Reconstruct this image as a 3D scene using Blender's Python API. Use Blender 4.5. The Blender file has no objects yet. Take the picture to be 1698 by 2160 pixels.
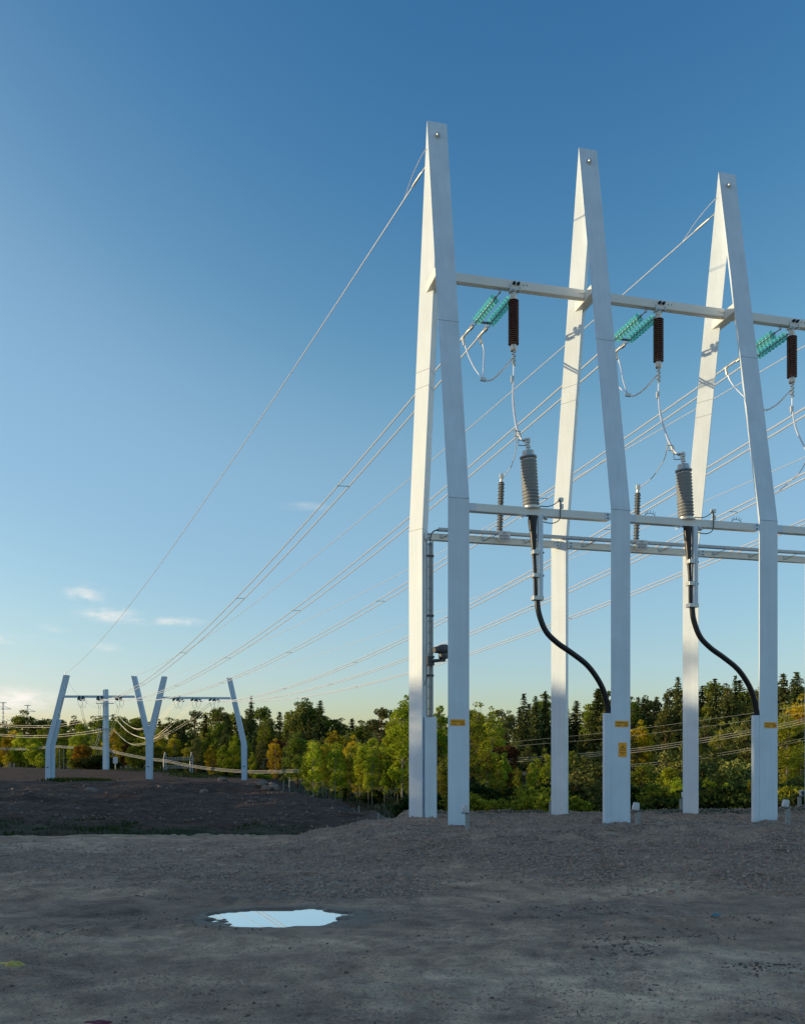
import bpy, math, random
import numpy as np
from mathutils import Vector, Matrix
R_ = math.radians
SC = bpy.context.scene
COL = SC.collection
rng = np.random.default_rng(7)
random.seed(7)

# ------------------------------------------------------------------ camera, sky, sun, exposure
F, YH, CX, HC = 1932.2, 1610.2, 849.0, 1.664          # focal length and horizon of the 1698 px wide photograph, eye height
cam = bpy.data.cameras.new('camera'); co = bpy.data.objects.new('camera', cam); COL.objects.link(co)
co.location = (0, 0, HC); co.rotation_euler = (R_(90), 0, 0)
cam.sensor_fit = 'HORIZONTAL'; cam.sensor_width = 24; cam.lens = 24 * F / 1698
cam.shift_y = (YH - 1080) / 1698; cam.clip_start = .1; cam.clip_end = 4000
SC.camera = co
SUN_EL, SUN_AHEAD = 7.5, 3.0                           # degrees above the horizon, degrees ahead of due left
SC.view_settings.view_transform = 'Standard'; SC.view_settings.look = 'None'
SC.view_settings.exposure = 0.85; SC.view_settings.gamma = 1

SKYG = [(2.05, 1.2), (1.56, 1.1), (1.32, 1.0)]
SKYC = [[(0, 0), (.06, .032), (.077, .050), (.107, .112), (.165, .245), (.242, .31), (.45, .50), (1, .95)], [(0, 0), (.15, .135), (.188, .178), (.238, .265), (.347, .445), (.468, .53), (.65, .68), (1, .90)], [(0, 0), (.30, .30), (.366, .38), (.44, .47), (.578, .655), (.617, .685), (.76, .775), (1, .92)]]
w = bpy.data.worlds.new('World'); SC.world = w; w.use_nodes = True
nt = w.node_tree; nt.nodes.clear()
def N(t, k, **kw):
    n = t.nodes.new(k)
    for a, b in kw.items(): setattr(n, a, b)
    return n
def L(t, a, b): t.links.new(a, b)
sky = N(nt, 'ShaderNodeTexSky', sky_type='NISHITA', sun_disc=False)
sky.sun_elevation = R_(SUN_EL); sky.sun_rotation = R_(-90 + SUN_AHEAD); sky.altitude = 100
sky.air_density = 1.0; sky.dust_density = 1.2; sky.ozone_density = 4.0
bg = N(nt, 'ShaderNodeBackground'); bg.inputs[1].default_value = 0.11
out = N(nt, 'ShaderNodeOutputWorld'); L(nt, bg.outputs[0], out.inputs[0])
tc = N(nt, 'ShaderNodeTexCoord')
# deepen the blue of the clear sky: per-channel gain and power on the sky model's radiance
ssep = N(nt, 'ShaderNodeSeparateColor'); scom = N(nt, 'ShaderNodeCombineColor'); L(nt, sky.outputs[0], ssep.inputs[0])
for ch, (ga, ex) in enumerate(SKYG):
    pw = N(nt, 'ShaderNodeMath', operation='POWER'); pw.inputs[1].default_value = ex; L(nt, ssep.outputs[ch], pw.inputs[0])
    gm = N(nt, 'ShaderNodeMath', operation='MULTIPLY'); gm.inputs[1].default_value = ga; L(nt, pw.outputs[0], gm.inputs[0]); mn = N(nt, 'ShaderNodeMath', operation='MINIMUM'); mn.inputs[1].default_value = 5.0; L(nt, gm.outputs[0], mn.inputs[0])
    fcv = N(nt, 'ShaderNodeFloatCurve'); cv = fcv.mapping.curves[0]; k_ = .198; dv = N(nt, 'ShaderNodeMath', operation='MULTIPLY'); dv.inputs[1].default_value = k_; L(nt, mn.outputs[0], dv.inputs[0]); L(nt, dv.outputs[0], fcv.inputs['Value'])
    for q_, (a_, b_) in enumerate(SKYC[ch]):
        if q_ == 0: cv.points[0].location = (a_, b_)
        elif q_ == len(SKYC[ch]) - 1: cv.points[-1].location = (a_, b_)
        else: cv.points.new(a_, b_)
    fcv.mapping.update(); bk = N(nt, 'ShaderNodeMath', operation='DIVIDE'); bk.inputs[1].default_value = k_; L(nt, fcv.outputs[0], bk.inputs[0]); L(nt, bk.outputs[0], scom.inputs[ch])
# a few low wisps of cloud, by direction in the world
cn = N(nt, 'ShaderNodeTexNoise'); cn.inputs['Scale'].default_value = 30; cn.inputs['Detail'].default_value = 8; cn.inputs['Roughness'].default_value = .62
mp = N(nt, 'ShaderNodeMapping'); mp.inputs['Scale'].default_value = (1, 1, 2.6); mp.inputs['Rotation'].default_value = (0, R_(12), 0)
L(nt, tc.outputs['Generated'], mp.inputs['Vector']); L(nt, mp.outputs[0], cn.inputs['Vector'])
cloud = None
for px, py, rx, rz, s in [(178, 1257, 40, 24, .62), (228, 1297, 60, 16, .8), (290, 1311, 38, 9, .5), (367, 1311, 58, 10, .75), (30, 1347, 70, 11, .6), (113, 1325, 30, 9, .35),
                          (212, 1366, 36, 9, .6), (645, 1068, 50, 8, .25), (20, 1476, 95, 24, 1.3), (-60, 1488, 120, 40, 1.2)]:
    c = Vector(((px - CX) / F, 1, (YH - py) / F)); ln = c.length; c.normalize()
    sub = N(nt, 'ShaderNodeVectorMath', operation='SUBTRACT'); sub.inputs[1].default_value = c; L(nt, tc.outputs['Generated'], sub.inputs[0])
    mul = N(nt, 'ShaderNodeVectorMath', operation='MULTIPLY'); mul.inputs[1].default_value = (F * ln / rx, F * ln / rx * .6, F * ln / rz); L(nt, sub.outputs[0], mul.inputs[0])
    le = N(nt, 'ShaderNodeVectorMath', operation='LENGTH'); L(nt, mul.outputs[0], le.inputs[0])
    mr = N(nt, 'ShaderNodeMapRange', interpolation_type='SMOOTHSTEP'); mr.inputs[1].default_value = 1.5; mr.inputs[2].default_value = 0
    mr.inputs[3].default_value = 0; mr.inputs[4].default_value = s; L(nt, le.outputs['Value'], mr.inputs[0])
    if cloud is None: cloud = mr.outputs[0]
    else:
        mx = N(nt, 'ShaderNodeMath', operation='MAXIMUM'); L(nt, cloud, mx.inputs[0]); L(nt, mr.outputs[0], mx.inputs[1]); cloud = mx.outputs[0]
m1 = N(nt, 'ShaderNodeMapRange', interpolation_type='SMOOTHSTEP'); m1.inputs[1].default_value = .36; m1.inputs[2].default_value = .72; L(nt, cn.outputs['Fac'], m1.inputs[0])
cm = N(nt, 'ShaderNodeMath', operation='MULTIPLY', use_clamp=True); L(nt, cloud, cm.inputs[0]); L(nt, m1.outputs[0], cm.inputs[1])
mixc = N(nt, 'ShaderNodeMix', data_type='RGBA'); mixc.inputs[7].default_value = (5.0, 4.75, 4.4, 1)
L(nt, cm.outputs[0], mixc.inputs[0]); L(nt, scom.outputs[0], mixc.inputs[6]); L(nt, mixc.outputs[2], bg.inputs[0])

sl = bpy.data.lights.new('sun', 'SUN'); so = bpy.data.objects.new('sun', sl); COL.objects.link(so)
sl.energy = 2.3; sl.angle = R_(.6); sl.color = (1.0, .79, .46)
sdir = Vector((-math.cos(R_(SUN_EL)) * math.cos(R_(SUN_AHEAD)), math.cos(R_(SUN_EL)) * math.sin(R_(SUN_AHEAD)), math.sin(R_(SUN_EL))))
so.rotation_euler = sdir.to_track_quat('Z', 'Y').to_euler(); so.location = (-60, 0, 60)

# ------------------------------------------------------------------ helpers
V3 = lambda *a: np.array(a if len(a) > 1 else a[0], float)
def at(px, py, Y): return V3((px - CX) / F * Y, Y, HC - (py - YH) / F * Y)
TH, S, D, H, ZB, LW, RH = .2443, 4.65, 4.09, 19.88, 8.62, .586, .46      # row angle, bay, leg spread, height, bend, leg width, ridge depth
O = V3(1.47, 24, 0); DV = V3(math.cos(TH), math.sin(TH), 0); NV = V3(-math.sin(TH), math.cos(TH), 0); ZV = V3(0, 0, 1)
def W(s, q, z): return O + DV * s + NV * q + ZV * z          # along the row, behind its front plane, up
def RP(px, py, q):
    r = V3((px - CX) / F, 1, -(py - YH) / F); c = V3(0, 0, HC); t = (q + O @ NV) / (r @ NV); return c + r * t

class MB:
    def __init__(s): s.v = []; s.f = []
    def add(s, vs, fs):
        b = len(s.v); s.v += [tuple(map(float, p)) for p in vs]; s.f += [tuple(b + i for i in f) for f in fs]; return s
    def boxa(s, c, a, b, d):                                  # centre and three half-axis vectors
        c, a, b, d = map(V3, (c, a, b, d))
        P = [c + i * a + j * b + k * d for k in (-1, 1) for j in (-1, 1) for i in (-1, 1)]
        return s.add(P, [(0, 2, 3, 1), (4, 5, 7, 6), (0, 1, 5, 4), (2, 6, 7, 3), (0, 4, 6, 2), (1, 3, 7, 5)])
    def row(s, s0, s1, q0, q1, z0, z1):                       # a box square to the pylon row
        return s.boxa(W((s0 + s1) / 2, (q0 + q1) / 2, (z0 + z1) / 2), DV * (s1 - s0) / 2, NV * (q1 - q0) / 2, ZV * (z1 - z0) / 2)
    def box(s, x0, x1, y0, y1, z0, z1):
        return s.boxa(((x0 + x1) / 2, (y0 + y1) / 2, (z0 + z1) / 2), ((x1 - x0) / 2, 0, 0), (0, (y1 - y0) / 2, 0), (0, 0, (z1 - z0) / 2))
    def loft(s, loops):
        n = len(loops[0]); vs = [p for l in loops for p in l]; fs = []
        for i in range(len(loops) - 1):
            for j in range(n):
                a, b = i * n + j, i * n + (j + 1) % n; fs.append((a, b, b + n, a + n))
        fs += [tuple(range(n))[::-1], tuple((len(loops) - 1) * n + j for j in range(n))]
        return s.add(vs, fs)
    def tube(s, pts, r, seg=8):
        pts = [V3(p) for p in pts]; n = len(pts); rs = r if hasattr(r, '__len__') else [r] * n
        loops = []; u = None
        for i, p in enumerate(pts):
            t = pts[min(i + 1, n - 1)] - pts[max(i - 1, 0)]; t /= np.linalg.norm(t) + 1e-12
            if u is None: u = np.cross(t, ZV if abs(t[2]) < .9 else V3(1, 0, 0))
            u = u - t * (u @ t); u /= np.linalg.norm(u) + 1e-12; v = np.cross(t, u)
            loops.append([p + rs[i] * (math.cos(a) * u + math.sin(a) * v) for a in np.linspace(0, 2 * math.pi, seg, endpoint=False)])
        return s.loft(loops)
    def bar(s, a, b, r, seg=4): return s.tube([a, b], r, seg)
    def lathe(s, p, ax, prof, seg=16):                        # prof: (distance along axis, radius)
        p, ax = V3(p), V3(ax); ax = ax / np.linalg.norm(ax)
        u = np.cross(ax, ZV if abs(ax[2]) < .9 else V3(1, 0, 0)); u /= np.linalg.norm(u); v = np.cross(ax, u)
        return s.loft([[p + ax * t + r * (math.cos(a) * u + math.sin(a) * v) for a in np.linspace(0, 2 * math.pi, seg, endpoint=False)] for t, r in prof])

def newobj(name, data, mat=None, parent=None, loc=(0, 0, 0)):
    o = bpy.data.objects.new(name, data); COL.objects.link(o); o.parent = parent; o.location = loc
    if mat is not None and data is not None: data.materials.append(mat)
    return o
ROOT = {}
def base_of(p):
    while p.parent is not None: p = p.parent
    return ROOT[p.name]
def tag(o, label=None, cat=None, group=None, kind=None):
    for k, v in (('label', label), ('category', cat), ('group', group), ('kind', kind)):
        if v: o[k] = v
    return o
def build(name, mb, mat, parent=None, loc=None, smooth=False, bevel=0):
    off = base_of(parent) if parent else V3(loc if loc is not None else (0, 0, 0))
    me = bpy.data.meshes.new(name); me.from_pydata([tuple(V3(p) - off) for p in mb.v], [], mb.f)
    import bmesh
    b = bmesh.new(); b.from_mesh(me); bmesh.ops.remove_doubles(b, verts=b.verts, dist=1e-5); bmesh.ops.recalc_face_normals(b, faces=b.faces); b.to_mesh(me); b.free()
    if smooth:
        me.shade_smooth()
        if hasattr(me, 'set_sharp_from_angle'): me.set_sharp_from_angle(angle=R_(40))
    o = newobj(name, me, mat, parent, (0, 0, 0) if parent else tuple(off))
    if not parent: ROOT[o.name] = off
    if bevel:
        m = o.modifiers.new('bevel', 'BEVEL'); m.width = bevel; m.segments = 2; m.limit_method = 'ANGLE'; m.harden_normals = False
    return o
def thing(name, label, cat, loc, group=None):
    o = newobj(name, None, None, None, tuple(loc)); o.empty_display_size = .2; ROOT[o.name] = V3(loc); return tag(o, label, cat, group)
def single(name, mb, mat, label, cat, loc, group=None, smooth=False, bevel=0):
    return tag(build(name, mb, mat, None, loc, smooth, bevel), label, cat, group)
def smoothpath(pts, n=8):
    P = [V3(p) for p in pts]; P = [2 * P[0] - P[1]] + P + [2 * P[-1] - P[-2]]; o = []
    for i in range(1, len(P) - 2):
        for k in range(n):
            t = k / n; a, b, c, d = P[i - 1:i + 3]
            o.append(.5 * (2 * b + (c - a) * t + (2 * a - 5 * b + 4 * c - d) * t * t + (3 * b - a - 3 * c + d) * t ** 3))
    return o + [P[-2]]
def sagline(A, B, sag, n=40):
    t = np.linspace(0, 1, n)[:, None]; P = A + (B - A) * t; P[:, 2] -= (4 * sag * t * (1 - t))[:, 0]; return list(P)
def numesh(name, verts, faces, mat, tint=None):
    me = bpy.data.meshes.new(name); k = faces.shape[1]
    me.vertices.add(len(verts)); me.vertices.foreach_set('co', np.asarray(verts, np.float32).ravel())
    me.loops.add(faces.size); me.loops.foreach_set('vertex_index', faces.ravel().astype(np.int32))
    me.polygons.add(len(faces)); me.polygons.foreach_set('loop_start', np.arange(0, faces.size, k, dtype=np.int32))
    me.update(calc_edges=True)
    if tint is not None:
        a = me.attributes.new('tint', 'FLOAT', 'FACE'); a.data.foreach_set('value', np.asarray(tint, np.float32))
    me.materials.append(mat); return me

# value noise
def _h(ix, iy, sd):
    n = (ix * 374761393 + iy * 668265263 + sd * 1274126177) & 0x7fffffff
    n = ((n ^ (n >> 13)) * 1274126177) & 0x7fffffff
    return ((n ^ (n >> 16)) & 0xffff) / 65535.0
def vnoise(x, y, sd=0):
    ix, iy = np.floor(x).astype(np.int64), np.floor(y).astype(np.int64); fx, fy = x - ix, y - iy
    fx, fy = fx * fx * (3 - 2 * fx), fy * fy * (3 - 2 * fy)
    return (_h(ix, iy, sd) * (1 - fx) + _h(ix + 1, iy, sd) * fx) * (1 - fy) + (_h(ix, iy + 1, sd) * (1 - fx) + _h(ix + 1, iy + 1, sd) * fx) * fy - .5
def fbm(x, y, sd=0, o=4):
    r = 0; a = 1
    for k in range(o): r = r + a * vnoise(x * 2 ** k, y * 2 ** k, sd + k); a *= .5
    return r
def sst(a, b, x):
    t = np.clip((x - a) / (b - a), 0, 1); return t * t * (3 - 2 * t)

# ------------------------------------------------------------------ materials
def mat(name, col, rough=.5, metal=0, noise=0, nscale=6, bump=0, bscale=40, spec=.5, coat=0, streak=0):
    m = bpy.data.materials.new(name); m.use_nodes = True; t = m.node_tree; p = t.nodes['Principled BSDF']
    p.inputs['Base Color'].default_value = (*col, 1); p.inputs['Roughness'].default_value = rough; p.inputs['Metallic'].default_value = metal
    p.inputs['Specular IOR Level'].default_value = spec; p.inputs['Coat Weight'].default_value = coat
    if noise or bump: g = N(t, 'ShaderNodeNewGeometry')
    if noise:
        n = N(t, 'ShaderNodeTexNoise'); n.inputs['Scale'].default_value = nscale; n.inputs['Detail'].default_value = 6; L(t, g.outputs['Position'], n.inputs['Vector'])
        r = N(t, 'ShaderNodeMapRange'); r.inputs[1].default_value = .3; r.inputs[2].default_value = .7; r.inputs[3].default_value = 1 - noise; r.inputs[4].default_value = 1 + noise * .6
        L(t, n.outputs['Fac'], r.inputs[0])
        fac = r.outputs[0]
        if streak:
            sm = N(t, 'ShaderNodeMapping'); sm.inputs['Scale'].default_value = (9, 9, .35); L(t, g.outputs['Position'], sm.inputs['Vector']); sn = N(t, 'ShaderNodeTexNoise'); sn.inputs['Scale'].default_value = 1; sn.inputs['Detail'].default_value = 7; L(t, sm.outputs[0], sn.inputs['Vector'])
            sr = N(t, 'ShaderNodeMapRange'); sr.inputs[1].default_value = .35; sr.inputs[2].default_value = .7; sr.inputs[3].default_value = 1 - streak; sr.inputs[4].default_value = 1 + streak * .5; L(t, sn.outputs['Fac'], sr.inputs[0])
            fm = N(t, 'ShaderNodeMath', operation='MULTIPLY'); L(t, r.outputs[0], fm.inputs[0]); L(t, sr.outputs[0], fm.inputs[1]); fac = fm.outputs[0]
        x = N(t, 'ShaderNodeVectorMath', operation='SCALE'); x.inputs[0].default_value = col; L(t, fac, x.inputs['Scale']); L(t, x.outputs[0], p.inputs['Base Color'])
        r2 = N(t, 'ShaderNodeMapRange'); r2.inputs[3].default_value = max(.02, rough - .12); r2.inputs[4].default_value = min(1, rough + .14); L(t, n.outputs['Fac'], r2.inputs[0]); L(t, r2.outputs[0], p.inputs['Roughness'])
    if bump:
        n2 = N(t, 'ShaderNodeTexNoise'); n2.inputs['Scale'].default_value = bscale; n2.inputs['Detail'].default_value = 5; L(t, g.outputs['Position'], n2.inputs['Vector'])
        b = N(t, 'ShaderNodeBump'); b.inputs['Strength'].default_value = bump; b.inputs['Distance'].default_value = .02; L(t, n2.outputs['Fac'], b.inputs['Height']); L(t, b.outputs[0], p.inputs['Normal'])
    return m
M = {}
M['white'] = mat('white_painted_steel', (.73, .82, .90), .5, 0, .07, 1.3, spec=.35, streak=.045)
M['beam'] = mat('white_beam_paint_with_lit_tint', (.88, .86, .80), .5, 0, .05, 1.3, spec=.35)  # leg paint made lighter and creamier; the light on the beams is in the colour
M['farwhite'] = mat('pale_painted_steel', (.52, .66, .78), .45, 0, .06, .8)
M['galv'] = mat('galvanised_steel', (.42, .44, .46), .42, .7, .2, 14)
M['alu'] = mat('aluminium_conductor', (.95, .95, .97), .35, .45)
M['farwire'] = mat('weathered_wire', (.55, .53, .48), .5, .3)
M['clamp'] = mat('cast_aluminium', (.62, .61, .58), .4, .6, .2, 30)
M['black'] = mat('black_rubber', (.012, .012, .014), .42, 0, .2, 20)
M['brown'] = mat('brown_porcelain', (.11, .036, .016), .2, 0, 0, coat=.5)
M['grey'] = mat('grey_silicone', (.27, .28, .28), .55, 0, .1, 18)
M['dkgrey'] = mat('dark_grey_plastic', (.06, .065, .075), .45)
M['seam'] = mat('seam_line', (.25, .27, .29), .6)
M['bolt'] = mat('dark_bolt', (.03, .035, .045), .4, .6)
M['yellow'] = mat('yellow_sign', (.95, .40, .008), .5, 0, .05, 20)
M['ink'] = mat('black_ink', (.015, .012, .01), .6)
M['plate'] = mat('white_plate', (.62, .64, .66), .45)
M['post'] = mat('grey_post', (.33, .33, .32), .6, 0, .15, 20)
M['bark'] = mat('bark', (.075, .055, .04), .9, 0, .4, 5, .6, 12)
M['birchbark'] = mat('birch_bark', (.32, .29, .25), .8, 0, .5, 6)
M['pinebark'] = mat('pine_bark', (.17, .085, .04), .9, 0, .3, 5, .5, 12)
M['stone'] = mat('crushed_stone', (.44, .31, .235), .85, 0, .45, 9)
M['rock'] = mat('boulder_stone', (.24, .17, .13), .85, 0, .35, 3, .8, 8)
M['bag'] = mat('yellow_plastic_sheet', (.62, .38, .015), .4, 0, .2, 9)
M['red'] = mat('red_cloth', (.16, .015, .03), .7)
M['teal'] = mat('teal_scrap', (.04, .22, .25), .5)
# glass insulator discs
g = bpy.data.materials.new('teal_glass'); g.use_nodes = True; t = g.node_tree; t.nodes.clear()
oo = N(t, 'ShaderNodeOutputMaterial'); tr = N(t, 'ShaderNodeBsdfTransparent'); tr.inputs[0].default_value = (.84, .99, .985, 1)
pb = N(t, 'ShaderNodeBsdfPrincipled'); pb.inputs['Base Color'].default_value = (.30, .85, .84, 1); pb.inputs['Roughness'].default_value = .08; pb.inputs['Specular IOR Level'].default_value = .9
tl = N(t, 'ShaderNodeBsdfTranslucent'); tl.inputs[0].default_value = (.45, .97, .95, 1)
fr = N(t, 'ShaderNodeFresnel'); fr.inputs[0].default_value = 1.6
a1 = N(t, 'ShaderNodeMixShader'); a1.inputs[0].default_value = .45; L(t, pb.outputs[0], a1.inputs[1]); L(t, tl.outputs[0], a1.inputs[2])
mm = N(t, 'ShaderNodeMath', operation='MULTIPLY_ADD', use_clamp=True); mm.inputs[1].default_value = 1.4; mm.inputs[2].default_value = .02; L(t, fr.outputs[0], mm.inputs[0])
a2 = N(t, 'ShaderNodeMixShader'); L(t, mm.outputs[0], a2.inputs[0]); L(t, tr.outputs[0], a2.inputs[1]); L(t, a1.outputs[0], a2.inputs[2]); L(t, a2.outputs[0], oo.inputs[0])
M['glass'] = g
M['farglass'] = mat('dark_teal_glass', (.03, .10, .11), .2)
# still water
g = bpy.data.materials.new('puddle_water'); g.use_nodes = True; t = g.node_tree; t.nodes.remove(t.nodes['Principled BSDF']); gl = N(t, 'ShaderNodeBsdfGlossy'); gl.inputs[0].default_value = (1, 1, 1, 1); gl.inputs['Roughness'].default_value = .01; df = N(t, 'ShaderNodeBsdfDiffuse'); df.inputs[0].default_value = (.10, .09, .075, 1); lw = N(t, 'ShaderNodeLayerWeight'); lw.inputs[0].default_value = .5
mrw = N(t, 'ShaderNodeMapRange'); mrw.inputs[1].default_value = .35; mrw.inputs[2].default_value = .8; mrw.inputs[3].default_value = .2; mrw.inputs[4].default_value = .97; L(t, lw.outputs['Facing'], mrw.inputs[0]); mw = N(t, 'ShaderNodeMixShader'); L(t, mrw.outputs[0], mw.inputs[0]); L(t, df.outputs[0], mw.inputs[1]); L(t, gl.outputs[0], mw.inputs[2]); L(t, mw.outputs[0], t.nodes['Material Output'].inputs[0])
M['water'] = g
def leafmat(name, c0, c1, c2, trans=.35, hue=.02, val=.3):
    m = bpy.data.materials.new(name); m.use_nodes = True; t = m.node_tree; t.nodes.clear(); o = N(t, 'ShaderNodeOutputMaterial')
    at_ = N(t, 'ShaderNodeAttribute', attribute_name='tint'); r = N(t, 'ShaderNodeValToRGB'); e = r.color_ramp.elements
    e[0].color = (*c0, 1); e[1].color = (*c2, 1); x = e.new(.55); x.color = (*c1, 1); L(t, at_.outputs['Fac'], r.inputs[0])
    oi = N(t, 'ShaderNodeObjectInfo'); h = N(t, 'ShaderNodeHueSaturation')
    a = N(t, 'ShaderNodeMapRange'); a.inputs[3].default_value = .5 - hue; a.inputs[4].default_value = .5 + hue; L(t, oi.outputs['Random'], a.inputs[0]); L(t, a.outputs[0], h.inputs['Hue'])
    ml = N(t, 'ShaderNodeMath', operation='MULTIPLY'); ml.inputs[1].default_value = 7.31; L(t, oi.outputs['Random'], ml.inputs[0]); fr_ = N(t, 'ShaderNodeMath', operation='FRACT'); L(t, ml.outputs[0], fr_.inputs[0])
    b = N(t, 'ShaderNodeMapRange'); b.inputs[3].default_value = 1 - val; b.inputs[4].default_value = 1 + val; L(t, fr_.outputs[0], b.inputs[0]); L(t, b.outputs[0], h.inputs['Value'])
    L(t, r.outputs[0], h.inputs['Color'])
    d = N(t, 'ShaderNodeBsdfDiffuse'); tl = N(t, 'ShaderNodeBsdfTranslucent'); L(t, h.outputs[0], d.inputs[0]); L(t, h.outputs[0], tl.inputs[0])
    mx = N(t, 'ShaderNodeMixShader'); mx.inputs[0].default_value = trans; L(t, d.outputs[0], mx.inputs[1]); L(t, tl.outputs[0], mx.inputs[2]); L(t, mx.outputs[0], o.inputs[0])
    return m
LM = {
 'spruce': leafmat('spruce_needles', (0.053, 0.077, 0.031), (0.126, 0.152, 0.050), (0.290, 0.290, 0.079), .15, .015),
 'pine': leafmat('pine_needles', (0.069, 0.086, 0.029), (0.184, 0.190, 0.048), (0.345, 0.322, 0.081), .2, .015),
 'green': leafmat('green_leaves', (0.072, 0.110, 0.019), (0.204, 0.240, 0.031), (0.396, 0.396, 0.054), .45, .022),
 'darkgreen': leafmat('dark_green_leaves', (.018, .034, .012), (.045, .070, .018), (.10, .12, .03), .25, .02),
 'olive': leafmat('olive_birch_leaves', (0.130, 0.147, 0.017), (0.342, 0.336, 0.033), (0.614, 0.543, 0.053), .48, .02),
 'lime': leafmat('lime_leaves', (0.156, 0.204, 0.016), (0.396, 0.456, 0.034), (0.660, 0.648, 0.060), .5, .015),
 'gold': leafmat('yellow_autumn_leaves', (0.241, 0.184, 0.015), (0.540, 0.425, 0.025), (0.747, 0.575, 0.040), .45, .015),
 'orange': leafmat('orange_autumn_leaves', (.16, .075, .012), (.34, .17, .022), (.48, .29, .03), .4, .012, .15),
 'red': leafmat('red_autumn_leaves', (.08, .028, .014), (.17, .06, .025), (.26, .12, .03), .3, .012, .15),
 'grass': leafmat('grass_blades', (.016, .032, .008), (.034, .060, .013), (.080, .10, .026), .25, .01, .1),
}
# ground: sand, crushed stone, dark earth and green growth
g = bpy.data.materials.new('ground_surface'); g.use_nodes = True; t = g.node_tree; p = t.nodes['Principled BSDF']; p.inputs['Roughness'].default_value = .92; p.inputs['Specular IOR Level'].default_value = .25
geo = N(t, 'ShaderNodeNewGeometry'); za = N(t, 'ShaderNodeAttribute', attribute_name='zone'); sp = N(t, 'ShaderNodeSeparateColor'); L(t, za.outputs['Color'], sp.inputs[0])
def tex(scale, det=6, ro=.6, sc=(1, 1, 1)):
    mpn = N(t, 'ShaderNodeMapping'); mpn.inputs['Scale'].default_value = sc; L(t, geo.outputs['Position'], mpn.inputs['Vector'])
    n = N(t, 'ShaderNodeTexNoise'); n.inputs['Scale'].default_value = scale; n.inputs['Detail'].default_value = det; n.inputs['Roughness'].default_value = ro; L(t, mpn.outputs[0], n.inputs['Vector']); return n.outputs['Fac']
def ramp(f, *st):
    r = N(t, 'ShaderNodeValToRGB'); e = r.color_ramp.elements; e[0].position, e[0].color = st[0][0], (*st[0][1], 1); e[1].position, e[1].color = st[-1][0], (*st[-1][1], 1)
    for q_, c_ in st[1:-1]: x = e.new(q_); x.color = (*c_, 1)
    L(t, f, r.inputs[0]); return r.outputs[0]
def mixc_(f, a, b, bt='MIX', fv=None):
    m_ = N(t, 'ShaderNodeMix', data_type='RGBA', blend_type=bt)
    if f is not None: L(t, f, m_.inputs[0])
    else: m_.inputs[0].default_value = fv
    L(t, a, m_.inputs[6]); L(t, b, m_.inputs[7]); return m_.outputs[2]
nb, ns, nf = tex(.30, 8, .66, (1, 2.2, 1)), tex(2.2, 7, .65), tex(38, 4, .7)
vor = N(t, 'ShaderNodeTexVoronoi'); vor.inputs['Scale'].default_value = 26; L(t, geo.outputs['Position'], vor.inputs['Vector'])
vsep = N(t, 'ShaderNodeSeparateColor'); L(t, vor.outputs['Color'], vsep.inputs[0])
sat_ = N(t, 'ShaderNodeAttribute', attribute_name='soil_and_sun')
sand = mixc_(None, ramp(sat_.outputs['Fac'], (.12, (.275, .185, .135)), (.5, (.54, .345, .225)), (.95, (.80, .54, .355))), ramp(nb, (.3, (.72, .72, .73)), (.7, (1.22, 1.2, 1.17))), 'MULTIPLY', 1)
sand = mixc_(None, sand, ramp(ns, (.32, (.55, .55, .57)), (.68, (1.30, 1.28, 1.24))), 'MULTIPLY', 1)
sand = mixc_(None, sand, ramp(nf, (.35, (.72, .72, .72)), (.65, (1.3, 1.3, 1.3))), 'MULTIPLY', .8)
grav = mixc_(None, ramp(vsep.outputs[0], (0, (.155, .112, .088)), (.6, (.33, .228, .168)), (1, (.58, .41, .30))), ramp(ns, (.3, (.7, .7, .7)), (.7, (1.2, 1.2, 1.2))), 'MULTIPLY', 1)
earth = mixc_(None, ramp(ns, (.3, (.034, .0155, .009)), (.5, (.072, .034, .020)), (.75, (.17, .092, .056))), ramp(nf, (.35, (.7, .7, .7)), (.65, (1.3, 1.3, 1.3))), 'MULTIPLY', .9)
veg = ramp(ns, (.3, (.014, .022, .008)), (.55, (.035, .046, .012)), (.75, (.08, .075, .03)))
c_ = mixc_(sp.outputs[0], sand, grav); c_ = mixc_(sp.outputs[2], c_, earth); c_ = mixc_(sp.outputs[1], c_, veg)
wm = N(t, 'ShaderNodeMapRange'); wm.inputs[3].default_value = 1; wm.inputs[4].default_value = .48; L(t, za.outputs['Alpha'], wm.inputs[0]); ws_ = N(t, 'ShaderNodeVectorMath', operation='SCALE'); L(t, c_, ws_.inputs[0]); L(t, wm.outputs[0], ws_.inputs['Scale']); L(t, ws_.outputs[0], p.inputs['Base Color'])
wr = N(t, 'ShaderNodeMapRange'); wr.inputs[3].default_value = .92; wr.inputs[4].default_value = .42; L(t, za.outputs['Alpha'], wr.inputs[0]); L(t, wr.outputs[0], p.inputs['Roughness'])
hb = N(t, 'ShaderNodeMath', operation='MULTIPLY'); L(t, vor.outputs['Distance'], hb.inputs[0]); L(t, sp.outputs[0], hb.inputs[1])
h2 = N(t, 'ShaderNodeMath', operation='MULTIPLY_ADD'); h2.inputs[1].default_value = .45; L(t, nf, h2.inputs[0]); L(t, hb.outputs[0], h2.inputs[2])
h3 = N(t, 'ShaderNodeMath', operation='MULTIPLY_ADD'); h3.inputs[1].default_value = 1.6; L(t, ns, h3.inputs[0]); L(t, h2.outputs[0], h3.inputs[2])
bp = N(t, 'ShaderNodeBump'); bp.inputs['Strength'].default_value = .7; bp.inputs['Distance'].default_value = .05; L(t, h3.outputs[0], bp.inputs['Height']); L(t, bp.outputs[0], p.inputs['Normal'])
M['ground'] = g

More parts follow.
